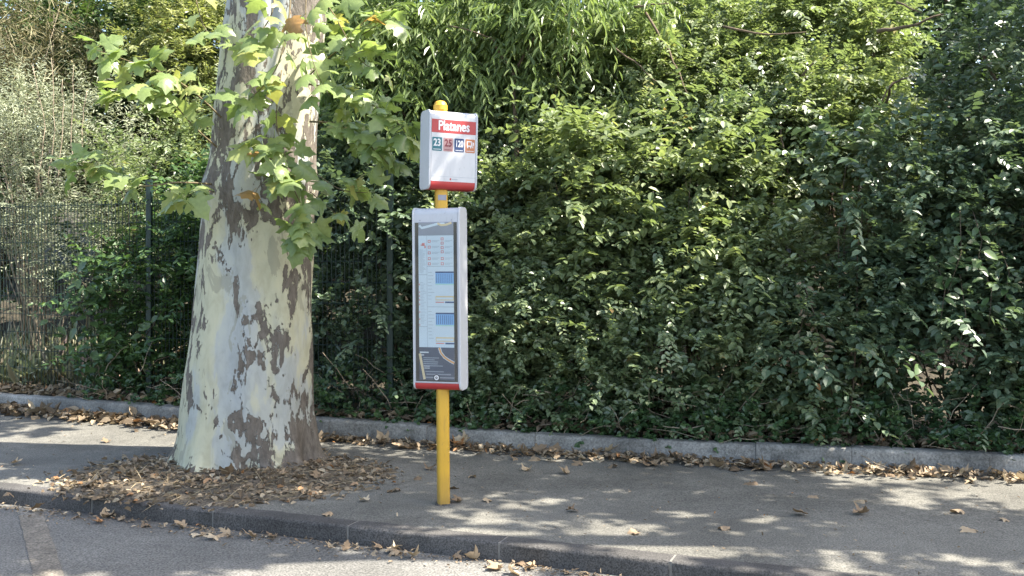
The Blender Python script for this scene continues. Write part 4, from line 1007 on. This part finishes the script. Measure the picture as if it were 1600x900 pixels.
for v0 in (462, 526):
    printed('timetable_note', [(0.48, 1, v0, v0 + 7, 'pbeige'), (0.48, 0.72, v0 + 9, v0 + 10.5, 'pred'), (0.75, 1, v0 + 8.6, v0 + 11, 'pdark')])
    printed('timetable_note', [(0.5, 0.98, v0 + 2.2, v0 + 5.5, 'paper')], 2)
printed('poster_foot', [(0, 1, 542, 593, 'pnavy')])
printed('poster_foot', [(0.02, 0.27, 549, 551, 'letter'), (0.05, 0.14, 553.5, 555, 'letter')] + [(0.12, 0.12 + random.uniform(0.25, 0.62), 558 + 3.1 * k, 559 + 3.1 * k, 'pline') for k in range(5)] + [(0.14, 0.3, 571, 572, 'letter'), (0.14, 0.3, 574, 575, 'letter'), (0.17, 0.7, 579, 580.6, 'pgrey'), (0.2, 0.9, 583, 585, 'pgrey'), (0.17, 1, 588, 590, 'pgrey')], 2)
ribbon('route_ribbon', [(0.58, 542.5), (0.62, 550), (0.72, 557), (0.86, 562), (1.0, 566)], 0.02, 'paper', 3)
ribbon('route_ribbon', [(0.58, 542.5), (0.62, 550), (0.72, 557), (0.86, 562), (1.0, 566)], 0.012, 'porange', 4)
ribbon('route_ribbon', [(0.02, 552), (0.06, 565), (0.11, 580), (0.15, 592)], 0.017, 'pbeige', 3)
bb = MB(); n = 24
for r_, mi, dy in ((0.022, 0, 0.0), (0.0165, 1, 0.002), (0.008, 0, 0.003), (0.003, 1, 0.004)):
    y0 = PY - 0.0045 - dy
    bb.extrude([(r_ * math.cos(-2 * math.pi * j / n), r_ * math.sin(-2 * math.pi * j / n)) for j in range(n)], y0 - 0.002, y0, lambda q, h: (q[0] + qx(0.5), h, q[1] + qz(589)), mi)
bb.build('lock', [M['black'], M['letter']], tcs)
plate('glass_pane', fx(0.065), fx(0.935), fz(0.952), fz(0.082), PY - 0.0042, M['glass'], tcs, 0, 0.001)
bb = MB()
prw = [(D / 2 + 0.003, -H / 2 + 0.042), (-(D / 2 + 0.006), -H / 2 + 0.042)] + [q for q in rounded(D + 0.012, H + 0.006, 0.04, 7) if q[1] < -H / 2 + 0.04]
bb.extrude(prw, fx(0.045), fx(0.955), lambda q, h: (h, q[0], q[1] + H / 2)); bb.build('red_foot', M['red'], tcs, autosmooth=35)
for f in (0.17, 0.83):
    bb = MB(); bb.extrude([(0.004 * math.cos(-2 * math.pi * j / 10), 0.004 * math.sin(-2 * math.pi * j / 10)) for j in range(10)], yF - 0.006, yF - 0.0042, lambda q, h: (q[0] + fx(f), h, q[1] + fz(0.068)))
    bb.build('screw', M['pgrey'], tcs)

# ------------------------------------------------------------------ fallen leaves
FL = [palmate('fallen_leaf', M['dead_leaf_one'], 0.13, c, bd, 30 + s, 0.25, 0.12) for s, (c, bd) in enumerate([(0.5, 0.2), (-0.4, -0.3), (0.3, 0.6), (-0.3, -0.5), (0.8, 0.0), (-0.6, 0.2)])]
def fallen(p, label, s=1.0, tilt=0.35, group='dry leaves fallen on the pavement and road'):
    o = bpy.data.objects.new('fallen_leaf', random.choice(FL)); link(o)
    o.location = (p[0], p[1], p[2] + 0.018 * s); o.scale = (s,) * 3
    o.rotation_euler = (random.gauss(0, tilt) + (math.pi if random.random() < 0.4 else 0), random.gauss(0, tilt), random.uniform(0, 6.28))
    tag(o, label, 'leaf', group)
    return o
def spread_back(u0, u1, n, label, depth=0.3):
    for i in range(n):
        u = random.uniform(u0, u1); x = (u - 800) / F * 9.0
        for _ in range(6):
            x = (u - 800) / F * (float(yb(x)) - 0.1)
        s = abs(random.gauss(0, depth * 0.5)); y = float(yb(x)) - 0.05 - s
        fallen((x, y, 0.012 + max(0, 0.05 - s * 0.3) * random.random()), label, random.uniform(0.45, 0.95))
spread_back(-20, 275, 62, 'dry brown leaf in the drift along the hedge kerb left of the trunk')
spread_back(495, 690, 26, 'dry brown leaf along the hedge kerb between the trunk and the bus stop', 0.22)
spread_back(705, 1150, 62, 'dry brown leaf in the drift along the hedge kerb just right of the bus stop')
spread_back(1160, 1620, 50, 'dry leaf along the hedge kerb at the far right', 0.22)
for i in range(34):    # gutter
    u = random.choice([random.uniform(380, 760), random.uniform(780, 960), random.uniform(-10, 380)])
    x = (u - 800) / F * 6.0
    for _ in range(6): x = (u - 800) / F * (yf(x) - 0.08)
    s = abs(random.gauss(0, 0.09)) + 0.03
    fallen((x - KN[0] * s, yf(x) - KN[1] * s, -0.106), 'dry leaf lying in the road gutter against the front kerb', random.uniform(0.35, 0.75))
for i in range(48):
    t = random.uniform(0, 6.28); q = math.sqrt(random.random()); a, c = pit_r(t)
    x = PIT[0] + a * q * math.cos(t); y = PIT[1] + c * q * math.sin(t)
    if math.hypot(x + 2.12, y - 8.2) < 0.66: continue
    fallen((x, y, pit_h(x, y)), 'dry leaf on the litter mound at the foot of the plane tree', random.uniform(0.4, 0.8))
singles = [(168, 692, 'orange-brown leaf alone on the pavement left of the trunk'), (735, 745, 'greenish dead leaf on the pavement just right of the pole'), (655, 748, 'pale leaf on the pavement behind and left of the pole foot'),
           (670, 735, 'small pale leaf nearest the drift behind the pole'), (515, 802, 'curled leaf lying by the front kerb left of the pole'), (572, 783, 'small leaf between the litter mound and the pole foot'), (618, 768, 'small dark leaf to the left of the pole foot'),
           (720, 783, 'curled leaf touching the right of the pole foot'), (706, 764, 'tiny leaf standing just behind the pole foot'), (757, 782, 'small leaf a hand right of the pole foot'), (888, 798, 'orange leaf with a twig in the sunny patch right of the pole'),
           (985, 831, 'dark curled leaf on the shaded pavement at centre right'), (1126, 826, 'brown leaf on the pavement right of the sunny patch'), (820, 737, 'lone small leaf right of the pole near the drift'), (887, 741, 'lone curled leaf in front of the drift at centre right'),
           (1350, 785, 'small leaf alone in the grey shade at right, the upper of two'), (1352, 803, 'small leaf alone in the grey shade at right, the lower of two'), (1510, 828, 'largest leaf alone in the shade at far right'), (1500, 800, 'small dark leaf in the shade at far right'),
           (1565, 812, 'small pale leaf near the right edge'), (1267, 777, 'small dark leaf right of the drift gap'), (1256, 804, 'pale leaf fragment left of the pair in the shade'), (1180, 757, 'pale leaf just in front of the hedge kerb at right'),
           (20, 725, 'leaf in the sunny streak at the left edge'), (10, 772, 'upright brown leaf caught on the front kerb at the left edge'), (1460, 740, 'leaf flat on the pavement in front of the far right drift')]
for u, v, lb in singles:
    p = ground_at(u, v, 0.006); fallen(p, lb, random.uniform(0.5, 0.75), 0.12)
# the countless small fragments
parts = []
def frags(P, L, m_up=0.5, ratio=0.6):
    n = len(P)
    Yd = rdir(n) * np.array([1, 1, 0.35]); Nd = np.array([0, 0, 1.0]) + rdir(n) * m_up
    parts.append(leaf_cloud(P, Yd, Nd, L * rng.uniform(0.4, 1.4, n), L * ratio * rng.uniform(0.5, 1.2, n), 0.25, rng.uniform(-0.3, 0.3)))
n = 750; x_ = rng.uniform(-7, -2.2, n); s_ = np.abs(rng.normal(0, 0.16, n)) + 0.04
frags(np.stack([x_, yb(x_) - s_, np.full(n, 0.02) + 0.05 * rng.random(n)], 1), 0.11, 0.7, 0.75)
n = 2600; x_ = rng.uniform(-7, 5, n); s_ = np.abs(rng.normal(0, 0.12, n)) + 0.03
frags(np.stack([x_, yb(x_) - s_, np.full(n, 0.02) + 0.03 * rng.random(n)], 1), 0.06)
n = 1900; x_ = rng.uniform(-7, 5, n); s_ = np.abs(rng.normal(0, 0.3, n)) + 0.14
frags(np.stack([x_, yb(x_) + s_, np.full(n, 0.16) + 0.06 * rng.random(n)], 1), 0.09, 0.9, 0.7)
n = 700; x_ = rng.uniform(-4.5, 1.5, n); s_ = np.abs(rng.normal(0, 0.1, n)) + 0.02
frags(np.stack([x_ - KN[0] * s_, yf(x_) - KN[1] * s_, np.full(n, -0.1)], 1), 0.03)
n = 2100; t_ = rng.uniform(0, 6.28, n); q_ = rng.random(n) ** 0.6 * 0.98 + np.abs(rng.normal(0, 0.13, n))
x_ = PIT[0] + 1.18 * q_ * np.cos(t_); y_ = PIT[1] + 0.88 * q_ * np.sin(t_)
z_ = np.array([pit_h(a, c) for a, c in zip(x_, y_)]) + 0.008
frags(np.stack([x_, y_, z_], 1), 0.052, 0.7, 0.7)
n = 420; x_ = rng.uniform(-4.5, 3.5, n); q_ = rng.random(n); y_ = yf(x_) + 0.15 + q_ * (yb(x_) - yf(x_) - 0.4)
frags(np.stack([x_, y_, np.full(n, 0.012)], 1), 0.022)
V, Fq, rv = join(parts)
tag(obj('leaf_litter', np_mesh('leaf_litter', V, Fq, M['dead_leaf'], False, rv)), 'small dry leaf fragments scattered on ground and kerbs', 'litter', kind='stuff')
parts = []
n = 800; t_ = rng.uniform(0, 6.28, n); q_ = np.sqrt(rng.random(n)) * 1.03
x_ = PIT[0] + 1.18 * q_ * np.cos(t_); y_ = PIT[1] + 0.88 * q_ * np.sin(t_)
z_ = np.array([pit_h(a, c) for a, c in zip(x_, y_)]) + 0.014
Yd = rdir(n) * np.array([1, 1, 0.25]); parts.append(leaf_cloud(np.stack([x_, y_, z_], 1), Yd, rdir(n) * 0.4 + np.array([0, 0, 1.0]), rng.uniform(0.05, 0.16, n), 0.005, 0.1, 0.1))
V, Fq, rv = join(parts)
tag(obj('dry_straw', np_mesh('dry_straw', V, Fq, M['straw'], False, rv)), 'dry grass stalks on the mound round the trunk', 'straw', kind='stuff')
